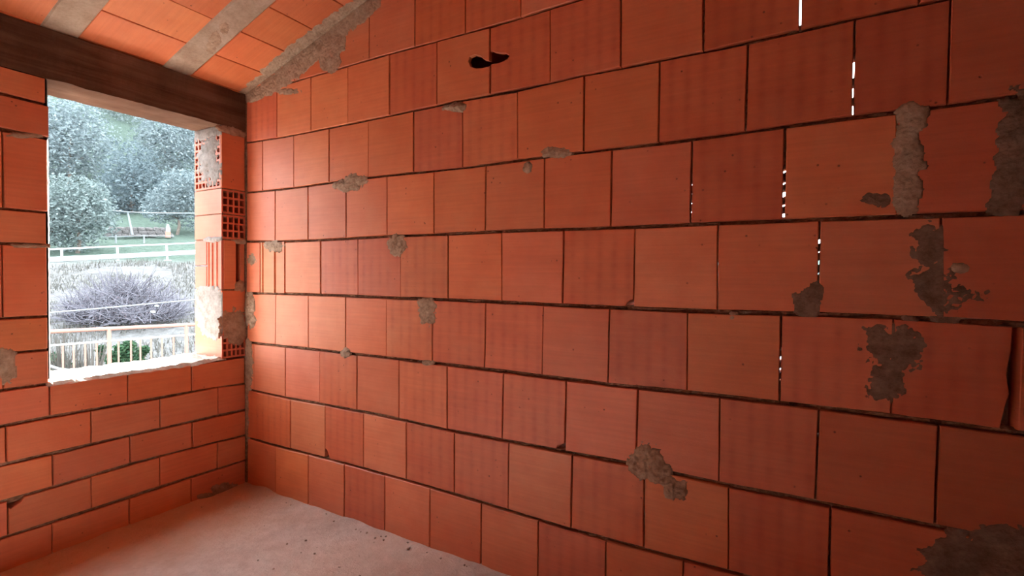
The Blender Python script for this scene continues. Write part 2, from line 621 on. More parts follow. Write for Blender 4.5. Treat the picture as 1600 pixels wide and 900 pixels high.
# ------------------------------------------------------------------ the long brick wall on the right
# bed joints (pixels along each joint line) and upright joints (pixel x at the top and foot of the joint)
BED = {
    1: [(425,139),(460,127),(515,112),(575,94),(647,74),(700,60),(768,42),(813,28),(860,14),(905,0)],
    2: [(390,222),(433,216),(486,206),(544,194),(609,181),(683,165),(766,148),(810,142),(912,117.5),(1030,95),(1098,82),(1166,68),(1250,46.5),(1335,29),(1435,8),(1470,0)],
    3: [(386,301),(410,299),(459,294),(513,286),(575,277.5),(646,270),(723,263),(808,250),(911,238.5),(1030,224),(1100,216),(1200,202),(1330,182),(1400,176),(1480,165),(1550,155),(1600,147)],
    4: [(385,377.5),(430,378),(482,376),(541,373),(605,369),(678,367),(758,362.5),(850,359),(955,356),(1080,350.5),(1200,346),(1280,342.5),(1380,338),(1470,337),(1600,332)],
    5: [(384,458),(446,459),(501,461),(559,463),(626,466),(700,468.5),(784,472),(880,477),(991,482),(1075,486),(1122,487),(1219,490),(1280,491),(1400,495),(1470,499),(1530,506),(1600,508)],
    6: [(387,535),(431,540),(482,545),(540,552),(604,559),(675,567),(758,577),(848,588),(950,601),(1075,613),(1219,630),(1280,637),(1390,650),(1466,661),(1575,675),(1600,679)],
    7: [(384,607),(397,611),(446,622),(500,631),(558,642),(624,655),(699,672),(786,688),(884,707),(996,727),(1124,756),(1200,771),(1273,784),(1297,790),(1380,806),(1460,823),(1530,837),(1600,853)],
    8: [(384,683),(430,697),(454,702),(508,716),(568,732),(635,751),(710,772),(794,798),(893,828),(948,844),(1005,858),(1068,875),(1138,893),(1170,901)],
}
UPRIGHT = {
    0: [460, 516, 577, 648, 727, 814],
    1: [433, 486, 544, 609, 683, 766, 860, 970, 1099, 1250, 1436],
    2: [410, 459, 514, 575.5, 646, 723, 809, (913, 912), (1031, 1029), (1169, 1165), (1336, 1333), (1486, 1481)],
    3: [430.5, 482, 541, 605, 678, (759, 758), (851, 850), (956, 954), (1082, 1079), (1227, 1224), 1402],
    4: [407, 446, 501, 559, 626, 700, 784, (881, 879), (992, 990), (1122, 1121), (1281, 1278), 1471],
    5: [(431, 430), 482, 540, 604, 676, (759, 757), (849, 847), (953, 950), (1075, 1074), (1221, 1218), (1396, 1392), (1591, 1586)],
    6: [397, 446, 500, 558, 624, 699, (787, 785), (885, 883), (997, 994), (1125, 1123), (1280, 1274), (1467, 1461)],
    7: [454, 508, 568, 635, 710, (795, 794), (894, 892), (1007, 1006), (1139, 1138), (1298, 1296)],
    8: [431, 482, 538, 601, 672, 752, 841, 947, 1068],
}
RIBBED = {0: (4, 5), 1: (0, 4, 6, 7, 9, 10), 2: (5, 6, 9, 10, 11), 3: (9, 12), 4: (3, 4, 5, 8), 5: (4, 5, 6, 8, 10, 11),
          6: (3, 5, 6, 7, 10), 7: (0, 2, 4, 5, 7, 9), 8: (3, 7)}
# own colour of single bricks (row, brick): burnt, pale or orange ones
TINT = {(8, 0): (0.90, 0.82, 0.72), (8, 1): (1.10, 1.12, 0.92), (8, 3): (0.90, 0.84, 0.84), (5, 8): (0.86, 0.78, 0.78), (4, 8): (0.98, 0.92, 0.86),
        (3, 7): (0.92, 0.80, 0.74), (1, 2): (1.08, 1.16, 1.06), (1, 1): (1.08, 1.14, 1.10), (1, 3): (1.02, 1.02, 0.95), (2, 2): (1.06, 1.12, 1.02),
        (2, 3): (0.96, 0.92, 0.80), (2, 4): (0.93, 0.87, 0.75), (6, 2): (0.98, 0.92, 1.06), (5, 1): (1.05, 1.12, 1.12), (5, 2): (1.04, 1.10, 1.06),
        (4, 2): (1.02, 1.10, 1.06), (4, 3): (0.92, 0.86, 0.90), (4, 4): (0.90, 0.84, 0.88), (5, 5): (0.94, 0.88, 0.88), (7, 4): (0.92, 0.86, 0.86),
        (7, 0): (0.96, 0.88, 0.72), (0, 1): (0.9, 0.8, 0.7), (6, 11): (0.80, 0.74, 0.74), (6, 12): (0.7, 0.66, 0.68), (1, 4): (0.90, 0.82, 0.78), (2, 11): (0.80, 0.68, 0.72), (2, 12): (0.76, 0.66, 0.70), (1, 10): (0.85, 0.76, 0.72), (1, 11): (0.80, 0.70, 0.70),
        (3, 11): (0.82, 0.64, 0.68), (3, 12): (0.78, 0.62, 0.66), (4, 12): (0.80, 0.66, 0.70), (5, 11): (0.86, 0.76, 0.80), (5, 12): (0.8, 0.7, 0.7), (3, 9): (0.86, 0.74, 0.72),
        (2, 10): (0.86, 0.75, 0.72), (1, 9): (0.84, 0.74, 0.70), (3, 10): (1.0, 1.0, 0.95), (7, 10): (0.86, 0.78, 0.80), (2, 9): (0.92, 0.84, 0.82), (1, 8): (0.95, 0.90, 0.88)}
# joints left open to the daylight: (row, joint) -> (pixel y from, to, open share between the crumbs, half gap)
OPEN = {(1, 8): (0, 80, 0.35, 0.0022), (1, 9): (0, 36, 1.0, 0.0026), (2, 9): (130, 205, 0.45, 0.0022), (2, 10): (78, 182, 0.92, 0.0022),
        (3, 8): (275, 342, 0.35, 0.0022), (3, 9): (222, 338, 0.55, 0.0030), (4, 9): (398, 470, 0.22, 0.0018), (4, 10): (362, 472, 0.36, 0.0024),
        (5, 9): (535, 626, 0.42, 0.0024), (6, 10): (668, 716, 0.20, 0.0020), (7, 7): (752, 812, 0.35, 0.0026),
        (7, 9): (800, 890, 0.40, 0.0024), (7, 6): (760, 800, 0.2, 0.0022)}
XEND = 3.14
BEDUV = {k: [RIGHT.uv(*p) for p in v] for k, v in BED.items()}


def zbed(k, u):
    if k < 1:
        pts = BEDUV[1]
        z1 = pts[-1][1] if u > pts[-1][0] else None
        if z1 is None:
            for a, b in zip(pts, pts[1:]):
                if a[0] <= u <= b[0]:
                    z1 = a[1]+(b[1]-a[1])*(u-a[0])/(b[0]-a[0])
                    break
            else:
                z1 = pts[0][1]
        return z1+0.2605*(1-k)
    if k >= 9:
        return -0.03
    pts = BEDUV[k]
    if u <= pts[0][0]:
        return pts[0][1]
    for a, b in zip(pts, pts[1:]):
        if u <= b[0]:
            return a[1]+(b[1]-a[1])*(u-a[0])/(b[0]-a[0])
    return pts[-1][1]


def px_y(k, px):
    l = BED[k]
    if px <= l[0][0]:
        return l[0][1]
    for a, b in zip(l, l[1:]):
        if px <= b[0]:
            return a[1]+(b[1]-a[1])*(px-a[0])/(b[0]-a[0])
    return l[-1][1]


wall_right = tag(empty('wall_right'), 'long wall of square orange hollow clay bricks running away to the right', 'wall', kind='structure')
HB = {-2: 0.005, -1: 0.005, 0: 0.0045, 1: 0.0035, 2: 0.0042, 3: 0.0050, 4: 0.0055, 5: 0.0060, 6: 0.0065, 7: 0.0065, 8: 0.0060, 9: 0.0}
rows = {}
for r in range(-3, 9):
    js = []
    if r in UPRIGHT:
        for x in UPRIGHT[r]:
            xt, xb = x if isinstance(x, tuple) else (x, x)
            yt = px_y(r, xt) if r >= 1 else max(0.0, px_y(1, xt)-60)
            yb = px_y(r+1, xb) if r < 8 else yt+40
            js.append((RIGHT.uv(xt, yt)[0], RIGHT.uv(xb, min(yb, 1400))[0]))
    else:
        u = 0.12 if r % 2 else 0.25
        js.append((u, u))
    while js[-1][0] < XEND-0.06:
        u = js[-1][0]+0.2535+R.uniform(-0.002, 0.002)
        js.append((u, u))
    js = [j for j in js if j[0] < XEND-0.03]
    rows[r] = [(0.006, 0.006)]+js+[(XEND, XEND)]

for r in range(-3, 9):
    ed = rows[r]
    for i in range(len(ed)-1):
        gl = OPEN.get((r, i-1), (0, 0, 0, R.choice((0.0008, 0.0012, 0.0017, 0.0024))))[3]
        gr = OPEN.get((r, i), (0, 0, 0, R.choice((0.0008, 0.0012, 0.0017, 0.0024))))[3]
        if (r, i) == (5, 11):
            gr = 0.009
        if (r, i) == (5, 12):
            gl = 0.006
        if (r, i) in ((6, 4), (3, 1)):
            gr = 0.0035
        a, b = ed[i], ed[i+1]
        ht, hb = HB.get(r, 0.005), HB.get(r+1, 0.005)
        tl, tr, bl, br = (a[0]+gl, zbed(r, a[0])-ht), (b[0]-gr, zbed(r, b[0])-ht), (a[1]+gl, zbed(r+1, a[1])+hb), (b[1]-gr, zbed(r+1, b[1])+hb)
        poly = [bl, br, tr, tl]
        if (r, i) == (6, 7):      # knocked-off corners
            x0, z0 = RIGHT.uv(869, 706)
            x1, z1 = RIGHT.uv(883, 693)
            poly = [bl, (x0, br[1]+0.001), (x0+0.006, br[1]+0.012), (br[0]-0.001, z1), br if False else (br[0], z1+0.004), tr, tl]
        if (r, i) == (7, 2):
            poly = [(bl[0]+0.030, bl[1]-0.002), br, tr, tl, (bl[0], bl[1]+0.040), (bl[0]+0.012, bl[1]+0.034)]
        if (r, i) == (4, 8):
            poly = [bl, (br[0]-0.026, br[1]), (br[0]-0.020, br[1]+0.012), (br[0]-0.008, br[1]+0.021), (br[0], br[1]+0.022), tr, tl]
        if (r, i) == (1, 5):      # the scaffold hole knocked through two bricks
            nt_ = [(766, 103), (757, 105.5), (745, 107), (736, 104), (732.5, 96), (734.5, 89), (742, 86), (751, 88), (757, 93.5), (766, 95)]
            poly = [bl, br]+[RIGHT.uv(*p) for p in nt_]
            poly[2] = (br[0], poly[2][1])
            poly[-1] = (tr[0], poly[-1][1])
            poly += [tr, tl]
        if (r, i) == (1, 6):
            nt_ = [(767, 80), (769, 79.5), (774, 82), (783, 83), (789, 82.5), (795, 86), (793, 91.5), (785, 96), (776, 98.5), (767, 100)]
            q_ = [RIGHT.uv(*p) for p in nt_]
            q_[0] = (tl[0], q_[0][1])
            q_[-1] = (bl[0], q_[-1][1])
            poly = [bl, br, tr, tl]+q_
        if (r, i) == (5, 11):     # broken right edge
            poly = [bl, (br[0]-0.018, br[1]), (br[0]-0.010, br[1]+0.05), (br[0]-0.002, br[1]+0.085), (br[0]-0.009, br[1]+0.13), (br[0]-0.002, br[1]+0.19), (tr[0], tr[1]), tl]
        # cut to the slope of the roof
        poly = clip(poly, -SLOPE, 1.0, CEIL0-0.004)
        if len(poly) < 3 or abs(area(poly)) < 0.0004:
            continue
        if (r, i) == (4, 1):
            continue
        el = -0.006 if (r, i-1) in OPEN else gl+0.0004
        er = -(0.006+0.12*max(0.0, (CAM.x-b[0])/1.61)) if (r, i) in OPEN else gr+0.0004
        m = M_RIB if i in RIBBED.get(r, ()) else M_PLAIN
        if r not in RIBBED and R.random() < 0.4:
            m = M_RIB
        brick(wall_right, RIGHT, poly, 0.013 if (r, i) in ((1, 5), (1, 6)) else 0.12, m, R.uniform(-0.001, 0.003), el, er, TINT.get((r, i)), bev=0.0022 if r != 5 else 0.002,
              step=0.05 if (r, i) in ((5, 11),) else 0.085)

# the fluted filler brick in the fifth course, near the corner
a, b = rows[4][1], rows[4][2]
u0, u1 = a[0]+0.004, b[0]-0.006
v0, v1 = zbed(5, u0)+0.006, zbed(4, u0)-0.005
W_ = u1-u0
prof = [(0, -0.01), (0.0, 0.002), (0.06, 0.002), (0.08, -0.004), (0.44, -0.004), (0.46, 0.003), (0.58, 0.003), (0.60, -0.004), (0.90, -0.004), (0.92, 0.003), (1.0, 0.003), (1.0, -0.01)]
fb = MB()
n_ = len(prof)
vs = [((p-0.5)*W_, -(v1-v0)/2, w) for p, w in prof]+[((p-0.5)*W_, (v1-v0)/2, w) for p, w in prof]
vs += [(-W_/2-0.003, -(v1-v0)/2, -0.03), (W_/2+0.003, -(v1-v0)/2, -0.03), (-W_/2-0.003, (v1-v0)/2, -0.03), (W_/2+0.003, (v1-v0)/2, -0.03),
       (-W_/2-0.003, -(v1-v0)/2, -0.12), (W_/2+0.003, -(v1-v0)/2, -0.12), (-W_/2-0.003, (v1-v0)/2, -0.12), (W_/2+0.003, (v1-v0)/2, -0.12)]
k_ = 2*n_
fs = [(j, j+1, n_+j+1, n_+j) for j in range(n_-1)]
fs += [(0, n_, k_+2, k_), (n_-1, k_+1, k_+3, 2*n_-1), (k_, k_+2, k_+6, k_+4), (k_+1, k_+5, k_+7, k_+3), (k_+4, k_+6, k_+7, k_+5)]
fs += [tuple(range(n_, 2*n_))+(k_+3, k_+7, k_+6, k_+2), tuple(range(n_-1, -1, -1))+(k_, k_+4, k_+5, k_+1)]
fb.add(vs, fs)
o = fb.build('fluted_brick', M_PLAIN, wall_right)
o['label'] = 'narrow filler brick with upright flutes'
RIGHT.place(o, (u0+u1)/2, (v0+v1)/2)
o.color = (1.02, 1.08, 0.98, 1)

# mortar filling of the corner, and of the back of the scaffold hole and of the broken joint
mb = MB().box((-0.25, -0.02, -0.004), (0.0045, 2.10, 0.0025)).box((-0.25, -0.02, -0.12), (0.0045, 2.10, -0.004))
o = mb.build('mortar_bed', M_BED, wall_right)
RIGHT.place(o, 0, 0)
ha, hb_ = (rows[1][5][0]+0.004, zbed(2, rows[1][6][0])+0.006), (rows[1][7][0]-0.004, zbed(1, rows[1][6][0])-0.006)
mb = MB().add([(x, y, z) for z in (-0.0125, -0.16) for x, y in ((ha[0], ha[1]), (hb_[0], ha[1]), (hb_[0], hb_[1]), (ha[0], hb_[1]))],
              [(0, 1, 5, 4), (1, 2, 6, 5), (2, 3, 7, 6), (3, 0, 4, 7), (4, 5, 6, 7)])
o = mb.build('brick_hollow', M_RIB, wall_right)
RIGHT.place(o, 0, 0)
o.color = (0.8, 0.75, 0.75, 1)
ha = rows[5][12]
mb = MB().box((ha[0]-0.022, zbed(6, 3.0), -0.075), (ha[0]+0.012, zbed(5, 3.0), -0.045))
o = mb.build('joint_crumbs', M_MORTAR, wall_right)
RIGHT.place(o, 0, 0)

# beds of mortar between the courses, set back and crumbly
for k in range(-2, 9):
    us = [0.004+j*0.012 for j in range(int((XEND-0.004)/0.012)+1)]
    us = [u for u in us if zbed(k, u) < CEIL0+SLOPE*u-0.012]
    if len(us) < 3:
        continue
    mb = MB()
    vs, fs = [], []
    for j, u in enumerate(us):
        z = zbed(k, u)
        for t in (-0.0095, -0.0035, 0.0035, 0.0095):
            w = -0.014-0.011*noise.noise(Vector((u*42.0, t*230.0, k*9.1)))-0.006*noise.noise(Vector((u*9.0, 3.3, k*5.0)))
            if abs(t) > 0.009:
                w = -0.020
            vs.append((u, z+t, w))
        vs.append((u, z-0.006, -0.118))
        vs.append((u, z+0.006, -0.118))
    c_ = 6
    for j in range(len(us)-1):
        A, B_ = j*c_, (j+1)*c_
        for t in range(3):
            fs.append((A+t, B_+t, B_+t+1, A+t+1))
        fs += [(A+3, B_+3, B_+5, A+5), (A, A+4, B_+4, B_)]
    mb.add(vs, fs)
    o = mb.build('mortar_bed', M_BED, wall_right)
    RIGHT.place(o, 0, 0)

# crumbs and ribs left standing in the open upright joints
for (r, j), (y0, y1, share, hg) in OPEN.items():
    ed = rows[r][j+1]
    px_ = UPRIGHT[r][j]
    px_ = px_[0] if isinstance(px_, tuple) else px_
    ztop, zbot = zbed(r, ed[0]), zbed(r+1, ed[1])
    za, zb = RIGHT.uv(px_, y0)[1], RIGHT.uv(px_, y1)[1]
    za, zb = min(za, ztop), max(zb, zbot)
    if y0 <= 0:
        za = ztop
    mb = MB()

    def plug(z0, z1, lean=0.0):
        uc = lambda z: ed[1]+(ed[0]-ed[1])*(z-zbot)/(ztop-zbot)
        h = hg+0.002
        a_, b_ = uc(z0), uc(z1)
        f0 = -0.010
        d0, d1 = f0-0.004, -0.09
        g0, g1 = z0+lean, z1+lean
        mb.add([(a_-h, z0, d0), (a_+h, g0, d0), (b_+h, g1, d0), (b_-h, z1, d0), (a_-h-0.006, z0, d1), (a_+h+0.006, g0, d1), (b_+h+0.006, g1, d1), (b_-h-0.006, z1, d1)],
               [(0, 1, 2, 3), (4, 7, 6, 5), (0, 4, 5, 1), (1, 5, 6, 2), (2, 6, 7, 3), (3, 7, 4, 0)])
    if ztop-za > 0.012:
        plug(za, ztop)
    if zb-zbot > 0.008:
        plug(zbot, zb)
    if share < 0.99:
        pitch = 0.030 if share < 0.8 else 0.062
        z = za
        while z > zb+0.006:
            t = pitch*(1-share)*R.uniform(0.8, 1.2)
            plug(max(zb, z-t), z, R.uniform(0.002, 0.008))
            z -= pitch*R.uniform(0.85, 1.15)
    o = mb.build('joint_crumbs', M_MORTAR, wall_right)
    RIGHT.place(o, 0, 0)

# smears and lumps of mortar on the face
PATCHES = [
    ([(540, 290, 26, 9), (556, 282, 18, 11)], 0.007, M_MORTAR), ([(621, 383, 15, 17)], 0.008, M_MORTAR), ([(667, 488, 15, 24), (664, 475, 14, 10)], 0.008, M_MORTAR),
    ([(712, 168, 20, 8)], 0.012, M_MORTAR), ([(1008, 722, 28, 28), (1028, 738, 22, 20)], 0.012, M_MORTAR), ([(1054, 765, 21, 19), (1040, 750, 12, 10)], 0.012, M_MORTAR),
    ([(868, 238, 24, 10)], 0.007, M_MORTAR), ([(1262, 472, 26, 24), (1275, 458, 14, 20)], 0.003, M_DARK),
    ([(1455, 385, 42, 42), (1470, 440, 60, 50), (1505, 462, 50, 22), (1480, 475, 40, 30)], 0.0025, M_DARK),
    ([(1375, 540, 38, 42), (1412, 545, 40, 48), (1385, 595, 42, 40)], 0.0025, M_DARK),
    ([(1425, 182, 28, 24), (1418, 235, 26, 60), (1416, 295, 24, 46)], 0.006, M_MORTAR),
    ([(1372, 312, 34, 16)], 0.003, M_DARK), ([(1588, 235, 34, 90), (1574, 300, 34, 40)], 0.004, M_DARK),
    ([(1500, 880, 70, 50), (1570, 870, 80, 60), (1600, 900, 90, 60)], 0.003, M_DARK),
    ([(540, 552, 8, 9)], 0.008, M_MORTAR), ([(669, 567, 9, 6)], 0.007, M_MORTAR), ([(390, 482, 9, 26), (394, 500, 7, 12)], 0.012, M_MORTAR),
    ([(392, 152, 14, 10), (410, 143, 19, 10), (435, 126, 22, 12), (460, 104, 22, 14), (482, 84, 22, 17), (505, 70, 22, 19), (514, 88, 18, 26), (530, 42, 20, 16), (548, 28, 19, 14), (568, 12, 19, 16), (585, 2, 12, 13)], 0.006, M_MORTAR),
    ([(428, 385, 16, 9)], 0.008, M_MORTAR), ([(1145, 497, 9, 9)], 0.003, M_MORTAR), ([(1500, 418, 16, 10)], 0.006, M_MORTAR),
    ([(388, 575, 7, 40), (387, 545, 6, 18)], 0.008, M_MORTAR), ([(386, 640, 4, 60)], 0.006, M_MORTAR), ([(825, 262, 7, 8)], 0.004, M_MORTAR), ([(395, 405, 10, 14)], 0.004, M_MORTAR), ([(450, 143, 20, 6)], 0.004, M_MORTAR),
]
for i, (bl_, th, mm) in enumerate(PATCHES):
    if len(bl_) > 8:
        bl_ = between(bl_)
    patch(wall_right, RIGHT, bl_, th, mm, 0.0036, seed=i*7.3, rough=0.35 if len(bl_) > 8 else 0.6, freq=34.0)

# ------------------------------------------------------------------ the window wall on the left
wall_left = tag(empty('wall_left'), 'window wall of long flat orange hollow bricks under a concrete beam', 'wall', kind='structure')
WY0, WY1 = -0.812, -0.132           # window opening
YEND = -2.32
TH = 0.25
DY0, DY1 = -9.1, -9.0             # balcony doorway further along the same wall


def doorcut(a, b):
    """pieces of a brick left standing beside the doorway"""
    out = []
    if a < DY0-0.03:
        out.append((a, min(b, DY0)))
    if b > DY1+0.03:
        out.append((max(a, DY1), b))
    return out


SILLC = {2: [(0,667),(78,651),(140,641),(200,630),(250,622),(297,613),(340,604),(380,600)],
         3: [(0,727),(85,709),(140,695),(200,681),(250,670),(300,659),(340,649),(380,641)],
         4: [(0,785),(82,762),(145,743),(205,725),(250,713),(312,698),(340,690),(380,681)],
         5: [(0,841),(13,838),(82,816),(143,796),(200,779),(250,761),(305,744),(340,733),(380,720)]}
SILLJ = {1: [78, 200, 299], 2: [10, 143, 250, 341], 3: [83, 204, 301], 4: [12, 143, 250, 340], 5: [82, 202, 299]}
CU = {k: [LEFT.uv(*p) for p in v] for k, v in SILLC.items()}


def zc(k, u):
    if k == 1:
        return 0.684
    if k == 6:
        return 0.0
    pts = CU[k]
    if u <= pts[0][0]:
        return pts[0][1]
    for a, b in zip(pts, pts[1:]):
        if u <= b[0]:
            return a[1]+(b[1]-a[1])*(u-a[0])/(b[0]-a[0])
    return pts[-1][1]


for k in range(1, 6):
    us = [LEFT.uv(x, (px_y if False else (lambda *_: 0))(0, 0) or {1: 620, 2: 665, 3: 715, 4: 765, 5: 820}[k])[0] for x in SILLJ[k]]
    us = us[::-1]
    while us[-1] > YEND+0.05:
        us.append(us[-1]-0.2535+R.uniform(-0.002, 0.002))
    ed = [-0.005]+us
    for i in range(len(ed)-1):
        b, a = ed[i], ed[i+1]
        g = R.choice((0.0012, 0.0018, 0.0026))
        if k == 1 and i == 0:
            g = 0.005
        top = 0.0045
        poly = [(a+g, zc(k+1, a)+0.0055), (b-g, zc(k+1, b)+0.0055), (b-g, zc(k, b)-0.0055), (a+g, zc(k, a)-0.0055)]
        if k == 5:
            poly[0] = (a+g, -0.03)
            poly[1] = (b-g, -0.03)
        if k == 4 and i == 3:
            bl2 = poly[3]
            poly = poly[:3]+[(bl2[0]+0.045, bl2[1]), (bl2[0]+0.035, bl2[1]-0.016), (bl2[0]+0.006, bl2[1]-0.03), (bl2[0], bl2[1]-0.024)]
        if a > DY1 or b < DY0:
            brick(wall_left, LEFT, poly, TH, M_PLAIN, R.uniform(-0.002, 0.003), g+0.0004, g+0.0004)
        else:
            for (a2, b2) in doorcut(a, b):
                brick(wall_left, LEFT, [(a2+g, poly[0][1]), (b2-g, poly[1][1]), (b2-g, poly[2][1]), (a2+g, poly[3][1])], TH, M_PLAIN, R.uniform(-0.002, 0.003), 0.0, 0.0)

# left pier: courses of alternating lying and standing bricks
PIER = [1.885, 1.782, 1.652, 1.360, 1.232, 0.952, 0.820, 0.684]
for c in range(7):
    zt, zb = PIER[c], PIER[c+1]
    tall = zt-zb > 0.2
    u = WY0+R.uniform(-0.005, 0.004)+(0.006 if c == 1 else 0)
    first = True
    while u > YEND+0.03:
        w = 0.131 if (tall and first) or (c == 6 and first) else 0.2535
        a = u-w
        g = 0.0035 if first and tall else R.choice((0.0014, 0.002))
        gt = {1: 0.007, 2: 0.009, 4: 0.008, 5: 0.006, 6: 0.005}.get(c, 0.004)
        sk = 0.005 if c in (0, 1) else 0.0
        poly = [(a+g, zb+0.005+sk), (u-g, zb+0.0045), (u-g, zt-gt), (a+g, zt-gt+sk*0.6)]
        if a > DY1 or u < DY0:
            brick(wall_left, LEFT, poly, TH, M_PLAIN, R.uniform(-0.002, 0.004), g+0.0004, 0.0 if first else g+0.0004)
        else:
            for (a2, b2) in doorcut(a, u):
                brick(wall_left, LEFT, [(a2+g, poly[0][1]), (b2-g, poly[0][1]), (b2-g, poly[2][1]), (a2+g, poly[2][1])], TH, M_PLAIN, R.uniform(-0.002, 0.003), 0.0, 0.0)
        u = a
        first = False

# right pier beside the corner
P0, P1 = WY1, -0.006
def pier_brick(u0, u1, v0, v1, depth=TH, m=M_PLAIN, tint=None, proud=0.0):
    return brick(wall_left, LEFT, [(u0, v0), (u1, v0), (u1, v1), (u0, v1)], depth, m, proud, 0, 0, tint)


pier_brick(P0+0.001, P1, 1.567, 1.850, 0.006, M_PLAIN, (0.95, 0.86, 0.8))
hollow_brick(wall_left, JAMB, -0.248, -0.0065, 1.567, 1.850, 7, 8, 0.118, M_PLAIN, 0.010, 0.05, proud=0.0)
hollow_brick(wall_left, LEFT, P0, P1, 1.437, 1.561, 4, 3, 0.248, M_PLAIN, 0.0085, 0.12)
hollow_brick(wall_left, LEFT, P0, P1, 1.308, 1.431, 4, 3, 0.248, M_PLAIN, 0.0085, 0.12)
pier_brick(-0.120, -0.056, 1.048, 1.300, 0.13)
pier_brick(-0.030, P1, 1.048, 1.300, 0.25, proud=-0.004)
brick(wall_left, JAMB, [(-0.248, 1.048), (-0.138, 1.048), (-0.138, 1.165), (-0.248, 1.165)], 0.126, M_PLAIN, 0.0, tint=(0.76, 0.62, 0.82))
brick(wall_left, JAMB, [(-0.248, 1.172), (-0.138, 1.172), (-0.138, 1.300), (-0.248, 1.300)], 0.126, M_PLAIN, 0.0, tint=(0.74, 0.6, 0.82))
# fluted edge of the standing brick in the reveal
prof2 = [(0.0, -0.012), (0.0, 0.0), (0.06, 0.0), (0.09, -0.006), (0.20, -0.006), (0.23, 0.001), (0.33, 0.001), (0.36, -0.006), (0.52, -0.006), (0.55, 0.001), (0.66, 0.001), (0.69, -0.005), (0.86, -0.005), (0.88, 0.0), (1.0, 0.0), (1.0, -0.012)]
fj = MB()
n_ = len(prof2)
L_ = 0.128
fj.add([((p-0.5)*L_, s*0.126, w) for s in (-1, 1) for p, w in prof2], [(j, j+1, n_+j+1, n_+j) for j in range(n_-1)]+[tuple(range(n_, 2*n_)), tuple(range(n_-1, -1, -1)), (0, n_, 2*n_-1, n_-1)])
o = fj.build('fluted_brick', M_PLAIN, wall_left)
JAMB.place(o, -0.066, 1.174)
o.color = (0.8, 0.66, 0.82, 1)
pier_brick(P0, P1, 0.925, 1.040, TH, tint=(0.98, 0.9, 0.85))
hollow_brick(wall_left, LEFT, P0, P1, 0.690, 0.918, 5, 6, 0.248, M_PLAIN, 0.0085, 0.10)
for (u0, v0, th, bl_) in ():
    pass
# mortar over the reveal and the pier
patch(wall_left, JAMB, [(-0.125, 1.72, 0.085, 0.115), (-0.06, 1.66, 0.055, 0.07), (-0.10, 1.80, 0.07, 0.05)], 0.004, M_PALE, 0.004, px=False, seed=3.1, rough=1.0, bounds=(-0.248, -0.002, 1.56, 1.87))
patch(wall_left, JAMB, [(-0.125, 0.955, 0.16, 0.13), (-0.10, 0.87, 0.13, 0.09)], 0.004, M_PALE, 0.004, px=False, seed=8.1, rough=0.5, bounds=(-0.249, -0.001, 0.76, 1.06))
patch(wall_left, JAMB, [(-0.08, 1.305, 0.09, 0.014)], 0.008, M_PALE, 0.004, px=False, seed=5.5, bounds=(-0.2, -0.001, 1.28, 1.33))
patch(wall_left, JAMB, [(-0.125, 1.862, 0.15, 0.03)], 0.004, M_PALE, 0.005, px=False, seed=6.5, bounds=(-0.249, -0.001, 1.83, 1.886))
LJAMB = Frame((0, WY0, 0), (-1, 0, 0), (0, 0, 1))        # left reveal, unseen; dark coat added to cut bounced light
patch(wall_left, LJAMB, [(0.125, 1.28, 0.30, 0.80)], 0.004, M_BOUNCECUT, 0.008, px=False, seed=18.1, rough=0.4, base=0.003, bounds=(0.006, 0.247, 0.70, 1.88))
patch(wall_left, LEFT, [(-0.068, 0.86, 0.075, 0.085), (-0.05, 0.80, 0.05, 0.05)], 0.004, M_MORTAR, 0.005, px=False, seed=2.2, rough=0.6)
patch(wall_left, LEFT, [(-0.03, 1.30, 0.04, 0.012), (-0.035, 1.06, 0.03, 0.03)], 0.006, M_MORTAR, 0.005, px=False, seed=4.2)
patch(wall_left, LEFT, [(-0.07, 1.868, 0.08, 0.022)], 0.004, M_MORTAR, 0.005, px=False, seed=14.2)
patch(wall_left, LEFT, [(10, 570, 16, 30)], 0.005, M_MORTAR, 0.005, seed=24.2)
patch(wall_left, LEFT, [(40, 212, 30, 5)], 0.003, M_MORTAR, 0.004, seed=27.2)
patch(wall_left, LEFT, [(50, 384, 32, 4)], 0.003, M_MORTAR, 0.004, seed=29.2)
patch(wall_left, LEFT, [(358, 765, 26, 10), (330, 776, 20, 6)], 0.008, M_MORTAR, 0.005, seed=31.2)


def bed_left(name, za, ulo, uhi, back, recess=0.012):
    n = max(3, int((uhi-ulo)/0.015))
    vs, fs = [], []
    for j in range(n+1):
        u = ulo+(uhi-ulo)*j/n
        z = za(u)
        for t in (-0.018, -0.004, 0.004, 0.018):
            w = -recess-0.006*noise.noise(Vector((u*40, t*200, z*31)))-0.005*noise.noise(Vector((u*9, 1.1, z*7)))
            vs.append((u, z+t, w if abs(t) < 0.01 else -recess-0.006))
        vs += [(u, z-0.007, -back), (u, z+0.007, -back)]
    for j in range(n):
        A, B_ = j*6, (j+1)*6
        for t in range(3):
            fs.append((A+t, B_+t, B_+t+1, A+t+1))
        fs += [(A+3, B_+3, B_+5, A+5), (A, A+4, B_+4, B_), (A+4, A+5, B_+5, B_+4)]
    fs += [(0, 1, 2, 3, 5, 4), tuple(n*6+t for t in (4, 5, 3, 2, 1, 0))]
    mb = MB().add(vs, fs)
    o = mb.build(name, M_BED, wall_left)
    LEFT.place(o, 0, 0)
    return o


for k in range(2, 6):
    bed_left('mortar_bed', (lambda u, k=k: zc(k, u)), max(DY1, YEND)+0.01, -0.004, 0.246)
for z in PIER[1:7]:
    bed_left('mortar_bed', (lambda u, z=z: z), max(DY1, YEND)+0.01, WY0-0.006, 0.246)
bed_left('mortar_bed', (lambda u: 0.684), max(DY1, YEND)+0.01, WY0-0.002, 0.246)
for z in (1.564, 1.434, 1.304, 1.044, 0.921):
    bed_left('mortar_bed', (lambda u, z=z: z), WY1+0.006, -0.004, 0.244, 0.006)

